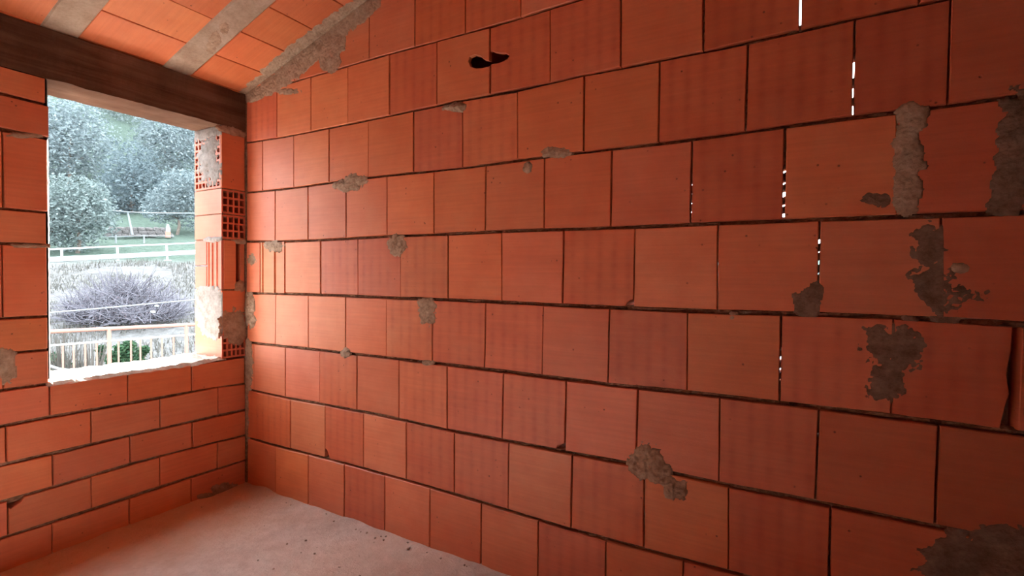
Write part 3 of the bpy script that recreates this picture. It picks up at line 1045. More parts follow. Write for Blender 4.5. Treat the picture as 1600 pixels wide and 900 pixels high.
# rough mortar sill
vs, fs = [], []
nx, ny = 26, 60
for i in range(nx+1):
    for j in range(ny+1):
        x = -0.275+0.278*i/nx
        y = WY0-0.012+(WY1+0.022-WY0+0.012)*j/ny
        edge = i == nx
        h = 0.690+0.006*noise.noise(Vector((x*30, y*30, 0.3)))+0.004*noise.noise(Vector((x*80, y*80, 2.3)))
        if edge:
            x += 0.004*noise.noise(Vector((y*25, 0.5, 0.1)))
            h = 0.675+0.006*noise.noise(Vector((y*30, 4.4, 0.1)))
        if y > -0.25:
            h += 0.010*max(0.0, noise.noise(Vector((x*50, y*50, 7.7))))+0.004
        vs.append((x, y, h))
for i in range(nx):
    for j in range(ny):
        a = i*(ny+1)+j
        fs.append((a, a+ny+1, a+ny+2, a+1))
k0 = len(vs)
vs += [(-0.275, WY0-0.012, 0.668), (0.0, WY0-0.012, 0.668), (0.0, WY1+0.01, 0.668), (-0.275, WY1+0.01, 0.668)]
fs += [tuple(range(ny, -1, -1))+(k0, k0+3), (k0, k0+1, k0+2, k0+3)]
o = MB().add(vs, fs).build('window_sill', M_SILL, wall_left)
o['label'] = 'rough mortar sill'

# concrete ring beam above the window
mb = MB()
vs, fs = [], []
ny, sec = 120, [(-0.255, 1.889), (-0.20, 1.886), (-0.14, 1.890), (-0.08, 1.885), (0.0, 1.884), (0.0025, 1.93), (-0.001, 1.975), (0.002, 2.02), (0.0, 2.078), (-0.255, 2.078)]
ns = len(sec)
for j in range(ny+1):
    y = YEND+(-0.002-YEND)*j/ny
    for (x, z) in sec:
        d = 0.004*noise.noise(Vector((x*12, y*14, z*16)))+0.002*noise.noise(Vector((x*50, y*40, z*60)))
        vs.append((x+d, y, z+d*0.6))
for j in range(ny):
    for t in range(ns):
        fs.append((j*ns+t, j*ns+(t+1) % ns, (j+1)*ns+(t+1) % ns, (j+1)*ns+t))
fs += [tuple(range(ns-1, -1, -1)), tuple(ny*ns+t for t in range(ns))]
o = MB().add(vs, fs).build('concrete_beam', M_BEAM, wall_left)
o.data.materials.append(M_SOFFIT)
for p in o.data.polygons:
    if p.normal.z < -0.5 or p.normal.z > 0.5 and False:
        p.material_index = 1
o['label'] = 'board-marked concrete beam'

# added ledge, unseen below the window, to bounce sun up to the soffit
vs, fs = [], []
n_ = 24
for j in range(n_+1):
    y = YEND+(0.10-YEND)*j/n_
    for x, z in ((-0.252, -0.30), (-0.252, 0.18), (-0.60, 0.17), (-0.62, -0.02)):
        d = 0.006*noise.noise(Vector((x*4, y*4, z*4)))
        vs.append((x+(d if x < -0.3 else 0), y, z+d))
for j in range(n_):
    for t in range(4):
        fs.append((j*4+t, j*4+(t+1) % 4, (j+1)*4+(t+1) % 4, (j+1)*4+t))
fs += [(3, 2, 1, 0), tuple(n_*4+t for t in range(4))]
o = MB().add(vs, fs).build('bounce_ledge', M_SILL, wall_left)
o['label'] = 'added pale ledge outside, unseen, bouncing light up to the soffit'

# ------------------------------------------------------------------ ceiling: clay tiles between concrete joists
ceiling = tag(empty('ceiling', (0, 0, CEIL0)), 'sloping ceiling of clay tiles between concrete joists', 'ceiling', kind='structure')
KS = math.sqrt(1+SLOPE*SLOPE)


def in_ceiling(o, u, v, w=0.0):
    CEIL.place(o, u, v, w)
    o.matrix_basis = Matrix.Translation((0, 0, -CEIL0)) @ o.matrix_basis


BAYS = [(-0.02, 0.276), (0.395, 0.712)]
v = 0.826
while v < 2.2:
    BAYS.append((v, v+0.312))
    v += 0.426
for bi, (va, vb) in enumerate(BAYS):
    u = -0.30
    seams = [-0.26, 0.0]+[KS*0.2*k for k in range(1, 17)]
    for ui in range(len(seams)-1):
        a, b = seams[ui], seams[ui+1]
        j = R.uniform(-0.003, 0.003)
        if bi == 0 and ui == 1:
            j = 0
        o = brick(ceiling, CEIL, [(a+0.0015, va+0.002), (b-0.0015, va+0.002), (b-0.0015, vb-0.002), (a+0.0015, vb-0.002)], 0.06, M_TILE, R.uniform(-0.002, 0.003),
                  0.0015, 0.0015, None, 'ceiling_tile', 0.11, 0.0012, 0.002)
        o.matrix_basis = Matrix.Translation((0, 0, -CEIL0)) @ o.matrix_basis
for bi in range(len(BAYS)-1):
    va, vb = BAYS[bi][1], BAYS[bi+1][0]
    vs, fs = [], []
    n = 150
    for i in range(n+1):
        u = -0.26+(KS*3.14+0.26)*i/n
        for t, vv in enumerate((va-0.003, va+0.004, (va*2+vb)/3, (va+2*vb)/3, vb-0.004, vb+0.003)):
            w = 0.0015+0.0035*noise.noise(Vector((u*16, vv*40, bi*3.0)))+0.002*noise.noise(Vector((u*60, vv*80, bi)))
            if t in (0, 5):
                w = -0.004
            vs.append((u, vv+(0.004*noise.noise(Vector((u*11, t*3.0, bi))) if t in (1, 4) else 0), w))
        vs += [(u, va, -0.08), (u, vb, -0.08)]
    for i in range(n):
        A, B_ = i*8, (i+1)*8
        for t in range(5):
            fs.append((A+t, B_+t, B_+t+1, A+t+1))
        fs += [(A+5, B_+5, B_+7, A+7), (A, A+6, B_+6, B_), (A+6, A+7, B_+7, B_+6)]
    o = MB().add(vs, fs).build('joist', M_CONC, ceiling)
    in_ceiling(o, 0, 0)
mb = MB().box((-0.30, -0.14, -0.20), (KS*3.3, 2.5, -0.062))
o = mb.build('roof_slab', M_CONC, ceiling)
in_ceiling(o, 0, 0)
for i, (bl_, th) in enumerate([([(392, 143, 19, 10), (415, 125, 22, 11), (440, 104, 22, 14), (455, 86, 17, 10), (468, 76, 19, 10), (495, 56, 18, 10), (520, 36, 18, 10), (545, 18, 17, 10), (565, 2, 14, 7)], 0.006),
                               ([(330, 75, 9, 14), (352, 45, 9, 12)], 0.004), ([(335, 62, 12, 14)], 0.004)]):
    if len(bl_) > 6:
        bl_ = between(bl_)
    o = patch(ceiling, CEIL, bl_, th, M_MORTAR, 0.004, seed=50+i*3.3, rough=0.3)
    if o:
        o.matrix_basis = Matrix.Translation((0, 0, -CEIL0)) @ o.matrix_basis

# ------------------------------------------------------------------ floor
vs, fs = [], []
st = 0.028
nx, ny = int(3.52/st), int(2.56/st)
for i in range(nx+1):
    for j in range(ny+1):
        x, y = -0.252+st*i, -2.43+st*j
        h = -0.004+0.0045*noise.noise(Vector((x*4, y*4, 0)))+0.0025*noise.noise(Vector((x*17, y*17, 5)))
        e = min(abs(x), abs(y)) if x > 0 > y else 0.0
        h += 0.016*max(0.0, 1-e/0.07)*(0.55+0.7*noise.noise(Vector((x*9, y*9, 9))))
        c = math.hypot(x-0.92, (y+0.34)*1.6)
        h += 0.018*max(0.0, 1-c/0.13)*noise.noise(Vector((x*30, y*30, 1)))
        vs.append((x, y, h))
for i in range(nx):
    for j in range(ny):
        a = i*(ny+1)+j
        fs.append((a, a+ny+1, a+ny+2, a+1))
k0 = len(vs)
X0_, X1_, Y0_, Y1_ = -0.252, -0.252+st*nx, -2.43, -2.43+st*ny
vs += [(X0_, Y0_, -2.6), (X1_, Y0_, -2.6), (X1_, Y1_, -2.6), (X0_, Y1_, -2.6)]      # the block of the storey below
fs.append((k0, k0+3, k0+2, k0+1))
fs += [tuple(range(ny+1))+(k0+3, k0), tuple(nx*(ny+1)+j for j in range(ny, -1, -1))+(k0+1, k0+2),
       tuple(i*(ny+1) for i in range(nx, -1, -1))+(k0, k0+1), tuple(i*(ny+1)+ny for i in range(nx+1))+(k0+2, k0+3)]
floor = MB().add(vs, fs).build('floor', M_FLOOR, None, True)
tag(floor, 'dusty rough concrete floor with crumbs of mortar', 'floor', kind='structure')

# crumbs lying on the floor
crumbs = MB()
for k in range(0, 150, 2):
    if k < 36:
        x, y, rr_ = R.gauss(0.92, 0.22), R.gauss(-0.30, 0.10), R.uniform(0.002, 0.006)
    elif k < 110:
        x, y, rr_ = R.uniform(0.1, 2.6), -R.uniform(0.015, 0.06), R.uniform(0.002, 0.006)
    else:
        x, y, rr_ = R.uniform(0.05, 1.4), R.uniform(-1.2, -0.05), R.uniform(0.0015, 0.004)
    if y > -0.012 or x < 0.012:
        continue
    bm = bmesh.new()
    bmesh.ops.create_icosphere(bm, subdivisions=1, radius=rr_)
    sd = k*1.7
    for v_ in bm.verts:
        v_.co *= 1+0.6*noise.noise(v_.co*(1.3/rr_)+Vector((sd, sd, sd)))
        v_.co.z *= 0.7
    bm.verts.ensure_lookup_table()
    crumbs.add([v_.co+Vector((x, y, rr_*0.3)) for v_ in bm.verts], [tuple(v_.index for v_ in f_.verts) for f_ in bm.faces])
    bm.free()
o = crumbs.build('crumbs', M_CONC, floor)
tag(o, 'loose crumbs of mortar', kind='stuff')


# ------------------------------------------------------------------ the two walls behind the camera
def masonry_material():
    m, nt, b = mat('masonry_behind')
    tc = nd(nt, 'ShaderNodeTexCoord')
    br = nd(nt, 'ShaderNodeTexBrick')
    br.inputs['Color1'].default_value = (0.60, 0.23, 0.13, 1)
    br.inputs['Color2'].default_value = (0.52, 0.18, 0.10, 1)
    br.inputs['Mortar'].default_value = (0.25, 0.18, 0.13, 1)
    br.inputs['Scale'].default_value = 1.0
    br.inputs['Brick Width'].default_value = 0.255
    br.inputs['Row Height'].default_value = 0.26
    br.inputs['Mortar Size'].default_value = 0.006
    nt.links.new(tc.outputs['Object'], br.inputs['Vector'])
    nt.links.new(br.outputs['Color'], b.inputs['Base Color'])
    bump(nt, b, br.outputs['Fac'], -0.004, 0.6)
    return m


M_BACK = masonry_material()
o = MB().add(*(lambda w, h0, h1, d: ([(0, 0, 0), (w, 0, 0), (w, h1, 0), (0, h0, 0), (0, 0, -d), (w, 0, -d), (w, h1, -d), (0, h0, -d)],
             [(0, 1, 2, 3), (5, 4, 7, 6), (0, 4, 5, 1), (1, 5, 6, 2), (2, 6, 7, 3), (3, 7, 4, 0)]))(2.33, 3.00, 3.00, 0.12)).build('wall_back', M_BOUNCECUT)
Frame((3.145, 0.0, -0.02), (0, -1, 0), (0, 0, 1)).place(o, 0, 0)  # unseen wall; its dark finish is added to dim the right end
tag(o, 'wall closing the room behind the camera, dark finish added to cut bounced light', 'wall', kind='structure')
o = MB().add(*(lambda w, h0, h1, d: ([(0, 0, 0), (w, 0, 0), (w, h1, 0), (0, h0, 0), (0, 0, -d), (w, 0, -d), (w, h1, -d), (0, h0, -d)],
             [(0, 1, 2, 3), (5, 4, 7, 6), (0, 4, 5, 1), (1, 5, 6, 2), (2, 6, 7, 3), (3, 7, 4, 0)]))(3.14, 3.00, 2.10, 0.12)).build('wall_near', M_BACK)
Frame((3.14, -2.33, -0.02), (-1, 0, 0), (0, 0, 1)).place(o, 0, 0)
tag(o, 'plain hollow brick wall on the side of the room opposite the long wall', 'wall', kind='structure')


# ------------------------------------------------------------------ the hillside outside the window
HAZE = 0.0005
AX = Vector((-0.928, 0.373, 0.0))          # heading of the view through the window
SX = Vector((0.373, 0.928, 0.0))           # to the right of it
PROF = [(-60, -2.6), (0, -2.6), (6, -2.3), (10, -1.7), (16, -0.9), (20, -0.2), (24, 0.6), (27.5, 1.35), (29.2, 1.66), (31, 1.72), (36, 1.95), (39, 2.75), (43, 3.5), (46, 3.9),
        (52, 6.0), (60, 9.0), (70, 14.0), (110, 80.3), (130, 79.0), (190, 70.0)]  # steep crest out of view, raised to keep the bank in shade


def prof(s):
    for (a, za), (b, zb) in zip(PROF, PROF[1:]):
        if s <= b:
            t = max(0.0, (s-a)/(b-a))
            return za+(zb-za)*t
    return PROF[-1][1]


def where(s, t):
    p = CAM+AX*s+SX*t
    return p.x, p.y


def ground(s, t):
    k = min(1.0, max(0.0, (s-9)/10.0))
    return prof(s)+0.035*t*k*(1 if s > 20 else 0.4)+0.16*k*noise.noise(Vector((s*0.25, t*0.25, 0.0)))+0.05*k*noise.noise(Vector((s*0.9, t*0.9, 3.0)))


def aim(px, py, s):
    """the point seen at a pixel at distance s along the view through the window"""
    d = ray(px, py)
    k = s/(d.x*AX.x+d.y*AX.y)
    return CAM+d*k


def st_of(p):
    d = p-CAM
    return d.dot(AX), d.dot(SX)


def rough_ground():
    m, nt, b = mat('dry_hillside')
    tc = nd(nt, 'ShaderNodeTexCoord')
    a = ntex(nt, tc.outputs['Object'], 0.35, 6.0, 0.68)
    f = ntex(nt, tc.outputs['Object'], 3.0, 6.0, 0.7)
    dry = ramp(nt, f, [(0.28, (0.075, 0.072, 0.072)), (0.5, (0.13, 0.127, 0.127)), (0.72, (0.18, 0.176, 0.177))])
    grn = ramp(nt, f, [(0.28, (0.042, 0.064, 0.050)), (0.7, (0.085, 0.118, 0.095))])
    sx = nd(nt, 'ShaderNodeSeparateXYZ')
    nt.links.new(tc.outputs['Object'], sx.inputs[0])
    k = maths(nt, 'ADD', sx.outputs[2], maths(nt, 'MULTIPLY', a, 1.6))     # the top of the bank is grassed
    green = ramp(nt, maths(nt, 'MULTIPLY', k, 0.2), [(0.46, (0, 0, 0)), (0.55, (1, 1, 1))])
    nt.links.new(mixc(nt, green, dry, grn), b.inputs['Base Color'])
    bump(nt, b, f, 0.25, 0.8)
    return m


M_GROUND = rough_ground()
vs, fs = [], []
ss = [-40, -25, -12, 0, 4, 7]+[9+0.55*i for i in range(60)]+[43+2.5*i for i in range(60)]
tt = [-100, -80, -60, -45, -35, -27, -20, -15, -11]+[-8+0.6*i for i in range(27)]+[11, 15, 20, 27, 35, 45, 60, 80, 100]
for s in ss:
    for t in tt:
        x, y = where(s, t)
        vs.append((x, y, ground(s, t)))
nt_ = len(tt)
for i in range(len(ss)-1):
    for j in range(nt_-1):
        a = i*nt_+j
        fs.append((a, a+nt_, a+nt_+1, a+1))
MB().add(vs, fs).build('hillside_ground', M_GROUND, None, True)
tag(bpy.data.objects['hillside_ground'], 'dry earth bank and green hillside rising outside the window', 'hillside', kind='structure')

M_WHITE = flat_material('galvanised_rail', (0.42, 0.47, 0.47), 0.5, 0.08, 3.0, 0.4)
M_TERRA = flat_material('terracotta_paint', (0.26, 0.155, 0.130), 0.6, 0.08, 4.0)
M_PALEWIRE = flat_material('pale_wire', (0.20, 0.22, 0.235), 0.6, 0.05)
M_STONE = rough_material('dry_stone', (0.13, 0.12, 0.12), (0.08, 0.07, 0.07), (0.17, 0.155, 0.155), 3.0, 0.05, False, 12.0)
M_BARK = rough_material('bark', (0.16, 0.13, 0.11), (0.09, 0.07, 0.06), (0.22, 0.19, 0.16), 6.0, 0.03, False, 20.0)
M_TWIG = flat_material('dry_twigs', (0.135, 0.13, 0.155), 0.9, 0.35, 2.0)
M_OLIVE = leaf_material('olive_leaves', (0.085, 0.115, 0.112), (0.235, 0.285, 0.285))
M_PALELEAF = leaf_material('pale_leaves', (0.090, 0.120, 0.130), (0.24, 0.29, 0.305))
M_DARKLEAF = leaf_material('dark_leaves', (0.052, 0.076, 0.088), (0.155, 0.198, 0.215))
M_GREEN = leaf_material('green_leaves', (0.018, 0.050, 0.026), (0.060, 0.120, 0.065))
M_DRYGRASS = leaf_material('dry_grass', (0.085, 0.082, 0.074), (0.150, 0.146, 0.136))


def rel(base, pts):
    return [Vector(p)-base for p in pts]


# road guardrail: posts, W-beam and tube on top
gt = [((60, 390.5), 29.4), ((96, 389), 29.5), ((183, 385.0), 29.9), ((260, 381.8), 30.4), ((330, 378.5), 30.9)]
base = aim(183, 411, 29.9)
gr = tag(empty('guardrail', base), 'white metal road guardrail with three posts across the top of the dry bank', 'guardrail')
top = [aim(x, y, s) for (x, y), s in gt]
mid = [aim(x, y, s-0.06) for ((x, _), s), y in zip(gt, (406.5, 405, 400.8, 396.6, 393))]
MB().tube(rel(base, top), 0.040, 8).build('handrail', M_WHITE, gr, True)
vs, fs = [], []
profw = [(-0.15, 0.0), (-0.13, -0.03), (-0.10, -0.05), (-0.06, -0.05), (-0.02, 0.0), (0.02, 0.0), (0.06, -0.05), (0.10, -0.05), (0.13, -0.03), (0.15, 0.0)]
for p in rel(base, mid):
    for dz, ds in profw:
        vs.append(p+Vector((0, 0, dz*0.8))+AX*ds)
n_ = len(profw)
for i in range(len(mid)-1):
    for j in range(n_-1):
        fs.append((i*n_+j, (i+1)*n_+j, (i+1)*n_+j+1, i*n_+j+1))
bm_ = MB().add(vs, fs).build('beam_rail', M_WHITE, gr, True)
sm = bm_.modifiers.new('thick', 'SOLIDIFY')
sm.thickness = 0.012
for i in (1, 2, 3):
    p = top[i]-base
    foot = aim(gt[i][0][0]+2, (415, 411, 407)[i-1], gt[i][1])-base
    mb = MB().tube([p, foot+Vector((0, 0, -0.25))], 0.050, 6)
    q = foot
    mb.box((q.x-0.12, q.y-0.12, q.z-0.25), (q.x+0.12, q.y+0.12, q.z+0.03))
    mb.build('post', M_WHITE, gr)

# thinner fence rail further up
base = aim(181, 380, 40)
fr2 = tag(empty('far_rail', base), 'thin pale rail on two short posts in front of the stone wall', 'rail')
MB().tube(rel(base, [aim(158, 370, 40), aim(181, 370, 40), aim(225, 368.5, 40), aim(272, 369, 40)]), 0.035, 6).build('rail', M_PALEWIRE, fr2, True)
for x in (181, 225):
    MB().tube(rel(base, [aim(x, 367, 40), aim(x, 380, 40)]), 0.05, 6).build('post', M_PALEWIRE, fr2)

# dry stone wall of single stones
base = aim(212, 372, 43)
sw = tag(empty('stone_wall', base), 'low grey stone wall across the green slope above the road', 'stone wall')
stone_meshes = []
for k in range(6):
    bm = bmesh.new()
    bmesh.ops.create_cube(bm, size=1.0)
    bmesh.ops.bevel(bm, geom=bm.edges[:], offset=0.16, segments=1, affect='EDGES')
    for v_ in bm.verts:
        v_.co += Vector([noise.noise(v_.co*2+Vector((k*3.3, c*5.0, 0)))*0.14 for c in range(3)])
    me = bpy.data.meshes.new('stone')
    bm.to_mesh(me)
    bm.free()
    me.materials.append(M_STONE)
    stone_meshes.append(me)
A_, B_ = aim(163, 370, 43), aim(259, 370, 43)
ln = (B_-A_).length
dirw = (B_-A_).normalized()
for row in range(3):
    d = 0.1*row
    while d < ln:
        w = R.uniform(0.30, 0.52)
        o = bpy.data.objects.new('stone', R.choice(stone_meshes))
        COL.objects.link(o)
        o.parent = sw
        o.location = A_+dirw*(d+w/2)+Vector((0, 0, 0.10+row*0.215))-base
        o.rotation_euler = (0, 0, math.atan2(dirw.y, dirw.x)+R.uniform(-0.08, 0.08))
        o.scale = (w*1.02, 0.5, R.uniform(0.22, 0.27))
        d += w

# red and white roadside marker
base = aim(262.5, 369, 41)
mk = tag(empty('marker_post', base), 'small red and white marker post at the right end of the stone wall', 'marker post')
M_RED = flat_material('faded_red', (0.45, 0.16, 0.12), 0.7, 0.1)
MB().tube(rel(base, [aim(262.5, 371, 41), aim(262.5, 362, 41)]), 0.16, 10).build('foot', M_RED, mk)
MB().tube(rel(base, [aim(262.5, 362, 41), aim(262.5, 358, 41)]), 0.13, 10).build('band', M_WHITE, mk)
MB().tube(rel(base, [aim(262.5, 358, 41), aim(262.0, 350, 41)]), [0.14, 0.06], 10).build('cap', M_PALEWIRE, mk)

# leaning pole and the cable it carries
base = aim(207, 366, 42)
o = MB().tube(rel(base, [aim(207, 367, 42), aim(199.5, 331, 42)]), [0.07, 0.055], 8).build('leaning_pole', M_PALEWIRE)
o.location = base
tag(o, 'thin pale pole leaning left above the stone wall', 'pole')


def cable(name, pts, rad, m, label, cat='cable'):
    b0 = pts[0].copy()
    o = MB().tube(rel(b0, pts), rad, 6).build(name, m, None, True)
    o.location = b0
    return tag(o, label, cat)


cable('overhead_cable', [aim(x, y, 41.9) for x, y in ((40, 311), (88, 317.5), (140, 325), (199.5, 331.3), (250, 333), (340, 333.5))], 0.035, M_PALEWIRE,
      'overhead cable crossing the trees at the top of the leaning pole')
cable('wire', [aim(x, y, 13) for x, y in ((40, 492), (78, 488.5), (150, 482.5), (220, 476), (303, 468.5), (345, 465))], 0.016, M_PALEWIRE,
      'thin pale wire strung level in front of the brushwood heap', 'wire')

# terracotta railing of the terrace below
base = aim(172, 600, 8.2)
tr_ = tag(empty('terrace_railing', base), 'terracotta painted metal railing with balusters just below the sill', 'railing')
tp = [aim(40, 520, 8.2), aim(78, 518.2, 8.2), aim(303, 507, 8.2), aim(350, 504.5, 8.2)]
lp = [aim(40, 543, 8.2), aim(78, 540, 8.2), aim(303, 522.5, 8.2), aim(350, 519, 8.2)]
MB().tube(rel(base, tp), 0.024, 8).build('handrail', M_TERRA, tr_, True)
MB().tube(rel(base, lp), 0.013, 8).build('rail', M_WHITE, tr_, True)
for x, rr in ((170.5, 0.024), (57, 0.024), (291, 0.024)):
    y_ = 518.2+(507-518.2)*(x-78)/225
    MB().tube(rel(base, [aim(x, y_, 8.2), aim(x+1.5, 640, 8.2)]), rr, 8).build('post', M_TERRA, tr_)
for x in (98, 115, 133, 151, 185, 204.5, 219, 236, 253, 271):
    y_ = 540+(522.5-540)*(x-78)/225
    MB().tube(rel(base, [aim(x, y_, 8.2), aim(x+1.5, 640, 8.2)]), 0.011, 6).build('baluster', M_TERRA, tr_)
cable('hose', [aim(x, y, 8.75) for x, y in ((50, 566), (78, 572), (92, 576.5), (115, 579.5), (140, 582))], 0.020, M_PALEWIRE,
      'pale hose lying below the railing at the lower left of the window', 'hose')


# foliage
def crown(base, blobs, n, leaf, m, name, parent, seed=0, flat=0.0):
    rr = random.Random(seed)
    vs, fs = [], []
    wts = [b[3]*b[3] for b in blobs]
    for _ in range(n):
        cx, cy, cz, r, sq = rr.choices(blobs, wts)[0]
        while True:
            d = Vector((rr.uniform(-1, 1), rr.uniform(-1, 1), rr.uniform(-1, 1)))
            if 0.05 < d.length < 1:
                break
        d = d.normalized()*(rr.random()**0.35)
        lum = 1+0.35*noise.noise(d*2.3+Vector((cx, cy, cz)))
        p = Vector((cx, cy, cz))+Vector((d.x, d.y, d.z*sq))*r*lum
        a = Vector((rr.uniform(-1, 1), rr.uniform(-1, 1), rr.uniform(-0.7, 0.7))).normalized()
        b = a.orthogonal().normalized()
        b = (Matrix.Rotation(rr.uniform(0, 6.28), 3, a) @ b)
        L = leaf*rr.uniform(0.6, 1.3)
        k = len(vs)
        vs += [p-a*L, p+b*L*0.45, p+a*L, p-b*L*0.45]
        fs.append((k, k+1, k+2, k+3))
    return MB().add(vs, fs).build(name, m, parent)


def tree(name, label, px, foot, s, blobs_px, n, leaf, m, seed, cat='tree', trunk=True, group=None):
    """blobs: (pixel x, pixel y, radius in pixels, squash) at distance s; the foot stands on the hillside"""
    g = aim(px, foot, s)
    ss_, tt_ = st_of(g)
    g.z = min(g.z, ground(ss_, tt_)) if trunk else ground(ss_, tt_)
    t = tag(empty(name, g), label, cat, group)
    rr = random.Random(seed)
    bl = []
    scale = s*0.79/FPX
    for bx, by, br, sq in blobs_px:
        c = aim(bx, by, s+rr.uniform(-0.5, 0.5)*br*scale)-g
        bl.append((c.x, c.y, c.z, br*scale, sq))
    crown(g, bl, n, leaf, m, 'foliage', t, seed)
    tip = Vector(bl[0][:3])
    mb = MB().tube([(0, 0, -0.3), tip*0.25+Vector((0.1, 0.1, 0)), tip*0.6, tip], [0.030*tip.length+0.04, 0.026*tip.length+0.03, 0.018*tip.length+0.02, 0.01*tip.length], 7)
    for c in bl[1:]:
        e = Vector(c[:3])
        q = tip*0.45
        mb.tube([q, (q+e)/2+Vector((0, 0, 0.1)), e], [0.014*tip.length+0.02, 0.010*tip.length, 0.004*tip.length], 5)
    mb.build('trunk', M_BARK, t, True)
    return t


tree('olive_tree', 'pale grey-green olive tree behind the left end of the guardrail', 120, 388, 37,
     [(120, 322, 48, 0.9), (95, 345, 42, 0.9), (150, 345, 32, 0.9), (85, 305, 34, 0.9), (138, 305, 28, 0.9), (110, 365, 34, 0.8), (60, 340, 40, 0.9)], 11000, 0.10, M_OLIVE, 11)
tree('olive_tree', 'pale rounded olive tree at the right above the marker post', 275, 360, 46,
     [(282, 310, 44, 0.85), (262, 322, 34, 0.85), (300, 325, 40, 0.9), (285, 285, 30, 0.8), (245, 330, 22, 0.8), (320, 300, 40, 0.9)], 9500, 0.11, M_PALELEAF, 12)
tree('broadleaf_tree', 'dark bluish tree between the two olive trees behind the leaning pole', 205, 352, 53,
     [(205, 290, 46, 1.0), (185, 310, 38, 0.9), (230, 295, 38, 1.0), (210, 255, 36, 1.0), (170, 330, 26, 0.8)], 9000, 0.14, M_DARKLEAF, 13)
tree('broadleaf_tree', 'tall hazy tree at the upper left corner of the window', 105, 300, 60,
     [(110, 215, 52, 1.0), (90, 245, 46, 0.9), (140, 240, 44, 1.0), (120, 180, 36, 0.8), (80, 195, 40, 0.9), (60, 230, 40, 1.0)], 10500, 0.16, M_PALELEAF, 14)
tree('broadleaf_tree', 'tall hazy tree in the upper middle of the window', 185, 290, 74,
     [(185, 205, 46, 1.0), (165, 235, 40, 1.0), (215, 225, 42, 1.0), (190, 170, 30, 0.8), (150, 200, 30, 1.0)], 9500, 0.17, M_OLIVE, 15)
tree('broadleaf_tree', 'tall hazy tree under the lintel at the upper right of the window', 268, 280, 63,
     [(265, 225, 48, 1.0), (245, 245, 40, 1.0), (290, 240, 44, 1.0), (240, 200, 30, 0.9), (300, 215, 40, 1.0)], 9500, 0.16, M_PALELEAF, 16)
# the wood that clothes the rest of the hill
rr = random.Random(5)
wb = []
for i in range(190):
    s = rr.uniform(76, 98)
    t = rr.uniform(-34, 34)*(0.5+s/200)
    x, y = where(s, t)
    r = rr.uniform(2.0, 4.2)
    wb.append((x, y, ground(s, t)+r*0.6, r, 0.9))
o0 = aim(190, 300, 60)
o = crown(Vector((0, 0, 0)), wb, 52000, 0.36, M_DARKLEAF, 'hillside_wood', None, 77)
tag(o, 'dense wood covering the hill behind the single trees', 'wood', kind='stuff')

# green shrubs behind the terrace railing
tree('shrub', 'bright green shrub behind the middle of the terracotta railing', 192, 590, 10.5, [(192, 556, 17, 1.2), (200, 545, 12, 1.2), (180, 562, 12, 1.1)], 1400, 0.035, M_GREEN, 31, 'shrub')
tree('shrub', 'small green shrub to the right of the bright green one behind the railing', 218, 590, 10.9, [(221, 550, 8, 1.1), (228, 546, 6, 1.0), (219, 565, 8, 1.0)], 700, 0.032, M_GREEN, 32, 'shrub')
tree('shrub', 'small dark green sprig left of the railing post', 158, 590, 11.2, [(158, 545, 6, 1.1), (158, 558, 6, 1.1)], 350, 0.032, M_GREEN, 33, 'shrub')
tree('shrub', 'low green plant beside the hose at the lower left of the window', 90, 600, 10.8, [(88, 563, 13, 0.9), (78, 570, 12, 0.9), (102, 572, 9, 0.8)], 700, 0.04, M_GREEN, 34, 'shrub')


# heap of cut brushwood
def twigs(name, base, n, spread, height, m, seed, lean=1.0, thick=0.012):
    rr = random.Random(seed)
    mb = MB()
    for _ in range(n):
        a = rr.uniform(0, 6.283)
        d = rr.random()**0.6*spread
        p = Vector((math.cos(a)*d, math.sin(a)*d, 0))
        h = height*(1-0.75*(d/spread)**1.3)
        p.z = rr.uniform(-0.05, 0.75)*h
        dr = Vector((rr.uniform(-1, 1), rr.uniform(-1, 1), rr.uniform(-0.1, 1.0)*lean)).normalized()
        L = rr.uniform(0.25, 0.6)*height
        q = p+dr*L*0.5+Vector((rr.uniform(-.1, .1), rr.uniform(-.1, .1), rr.uniform(-.05, .1)))*L
        mb.tube([p, q, p+dr*L], [thick, thick*0.8, thick*0.35], 3)
    o = mb.build(name, m)
    o.location = base
    return o


hb_ = aim(200, 490, 19.5)
s_, t_ = st_of(hb_)
hb_.z = ground(s_, t_)
o = twigs('brushwood_heap', hb_, 2000, 1.45, 1.6, M_TWIG, 41, 1.0, 0.013)
tag(o, 'grey-violet heap of cut brushwood on the bank below the guardrail', 'brushwood')
for (x, y, s, n, lab) in ((98, 585, 9.6, 60, 'tuft of tall dry stalks at the lower left of the window'), (122, 585, 10.6, 45, 'second tuft of dry stalks, just right of the lower left one'),
                          (143, 586, 9.7, 35, 'thin tuft of dry stalks left of the railing post')):
    b_ = aim(x, y+25, s)
    mb = MB()
    rr = random.Random(x)
    for _ in range(n):
        a = rr.uniform(0, 6.28)
        q = Vector((math.cos(a), math.sin(a), 0))*rr.uniform(0.02, 0.25)
        mb.tube([q*0.3, q*0.7+Vector((0, 0, 0.4)), q*1.2+Vector((0, 0, rr.uniform(0.5, 0.95)))], [0.006, 0.005, 0.002], 3)
    o = mb.build('dry_stalks', M_DRYGRASS)
    o.location = b_
    tag(o, lab, 'dry plant')
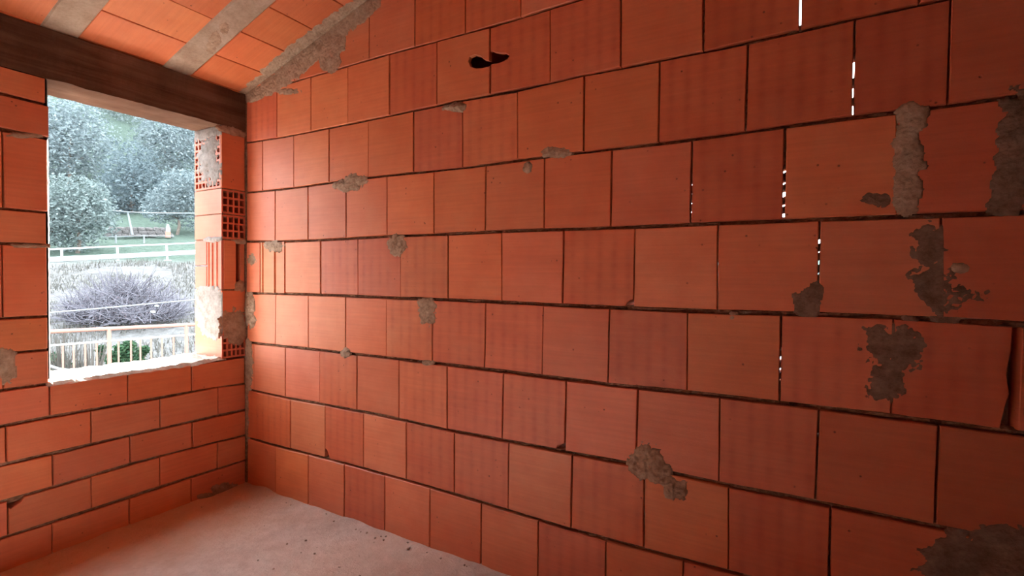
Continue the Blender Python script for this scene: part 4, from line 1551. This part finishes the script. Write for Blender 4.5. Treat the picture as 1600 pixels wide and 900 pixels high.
for (x, y, sz, lab) in ((245, 478, 0.055, 'white scrap lying on the brushwood slope just under the wire'), (239, 487, 0.06, 'lower white scrap below the wire, left of the other scrap')):
    b_ = aim(x, y, 15.5)
    bm = bmesh.new()
    bmesh.ops.create_icosphere(bm, subdivisions=2, radius=sz)
    for v_ in bm.verts:
        v_.co *= 1+0.7*noise.noise(v_.co*(2.0/sz)*0.7+Vector((x, y, 0)))
        v_.co.z *= 0.45
    me = bpy.data.meshes.new('paper_scrap')
    bm.to_mesh(me)
    bm.free()
    ob = link('paper_scrap', me, M_WHITE)
    s_, t_ = st_of(b_)
    b_.z = max(b_.z, ground(s_, t_)+0.02) if b_.z < ground(s_, t_)+0.6 else b_.z
    ob.location = b_
    tag(ob, lab, 'scrap')
# grass and weeds of the bank
rr = random.Random(9)
vs, fs = [], []
for _ in range(26000):
    s = rr.uniform(10, 29.0)
    t = rr.uniform(-9, 11)
    x, y = where(s, t)
    z = ground(s, t)
    dens = noise.noise(Vector((s*0.5, t*0.5, 8.0)))
    if dens < -0.15:
        continue
    a = rr.uniform(0, 6.28)
    w = Vector((math.cos(a), math.sin(a), 0))*rr.uniform(0.012, 0.03)
    h = rr.uniform(0.06, 0.22)*(1+dens)
    ln_ = Vector((rr.uniform(-1, 1), rr.uniform(-1, 1), 0))*h*0.5
    k = len(vs)
    vs += [Vector((x, y, z-0.02))-w, Vector((x, y, z-0.02))+w, Vector((x, y, z+h))+ln_]
    fs.append((k, k+1, k+2))
o = MB().add(vs, fs).build('dry_grass', M_DRYGRASS)
tag(o, 'short dry grass scattered over the bank', 'grass', kind='stuff')


# morning haze lying over the valley, lit by the sun beyond the hill
hm = bpy.data.materials.new('valley_haze')
hm.use_nodes = True
hn = hm.node_tree
hn.nodes.remove(hn.nodes['Principled BSDF'])
vsc = hn.nodes.new('ShaderNodeVolumeScatter')
vsc.inputs['Color'].default_value = (0.86, 0.94, 1.0, 1.0)
vsc.inputs['Density'].default_value = HAZE
vsc.inputs['Anisotropy'].default_value = 0.3
hn.links.new(vsc.outputs[0], hn.nodes['Material Output'].inputs['Volume'])
c0 = CAM+AX*9.0
vs = []
for z in (-6.0, 60.0):
    for s, t in ((9.0, -60), (9.0, 60), (150.0, 60), (150.0, -60)):
        x, y = where(s, t)
        vs.append((x, y, z))
hz = MB().add(vs, [(0, 3, 2, 1), (4, 5, 6, 7), (0, 1, 5, 4), (1, 2, 6, 5), (2, 3, 7, 6), (3, 0, 4, 7)]).build('haze', hm)
tag(hz, 'pale blue haze over the hillside outside the window', 'haze', kind='stuff')
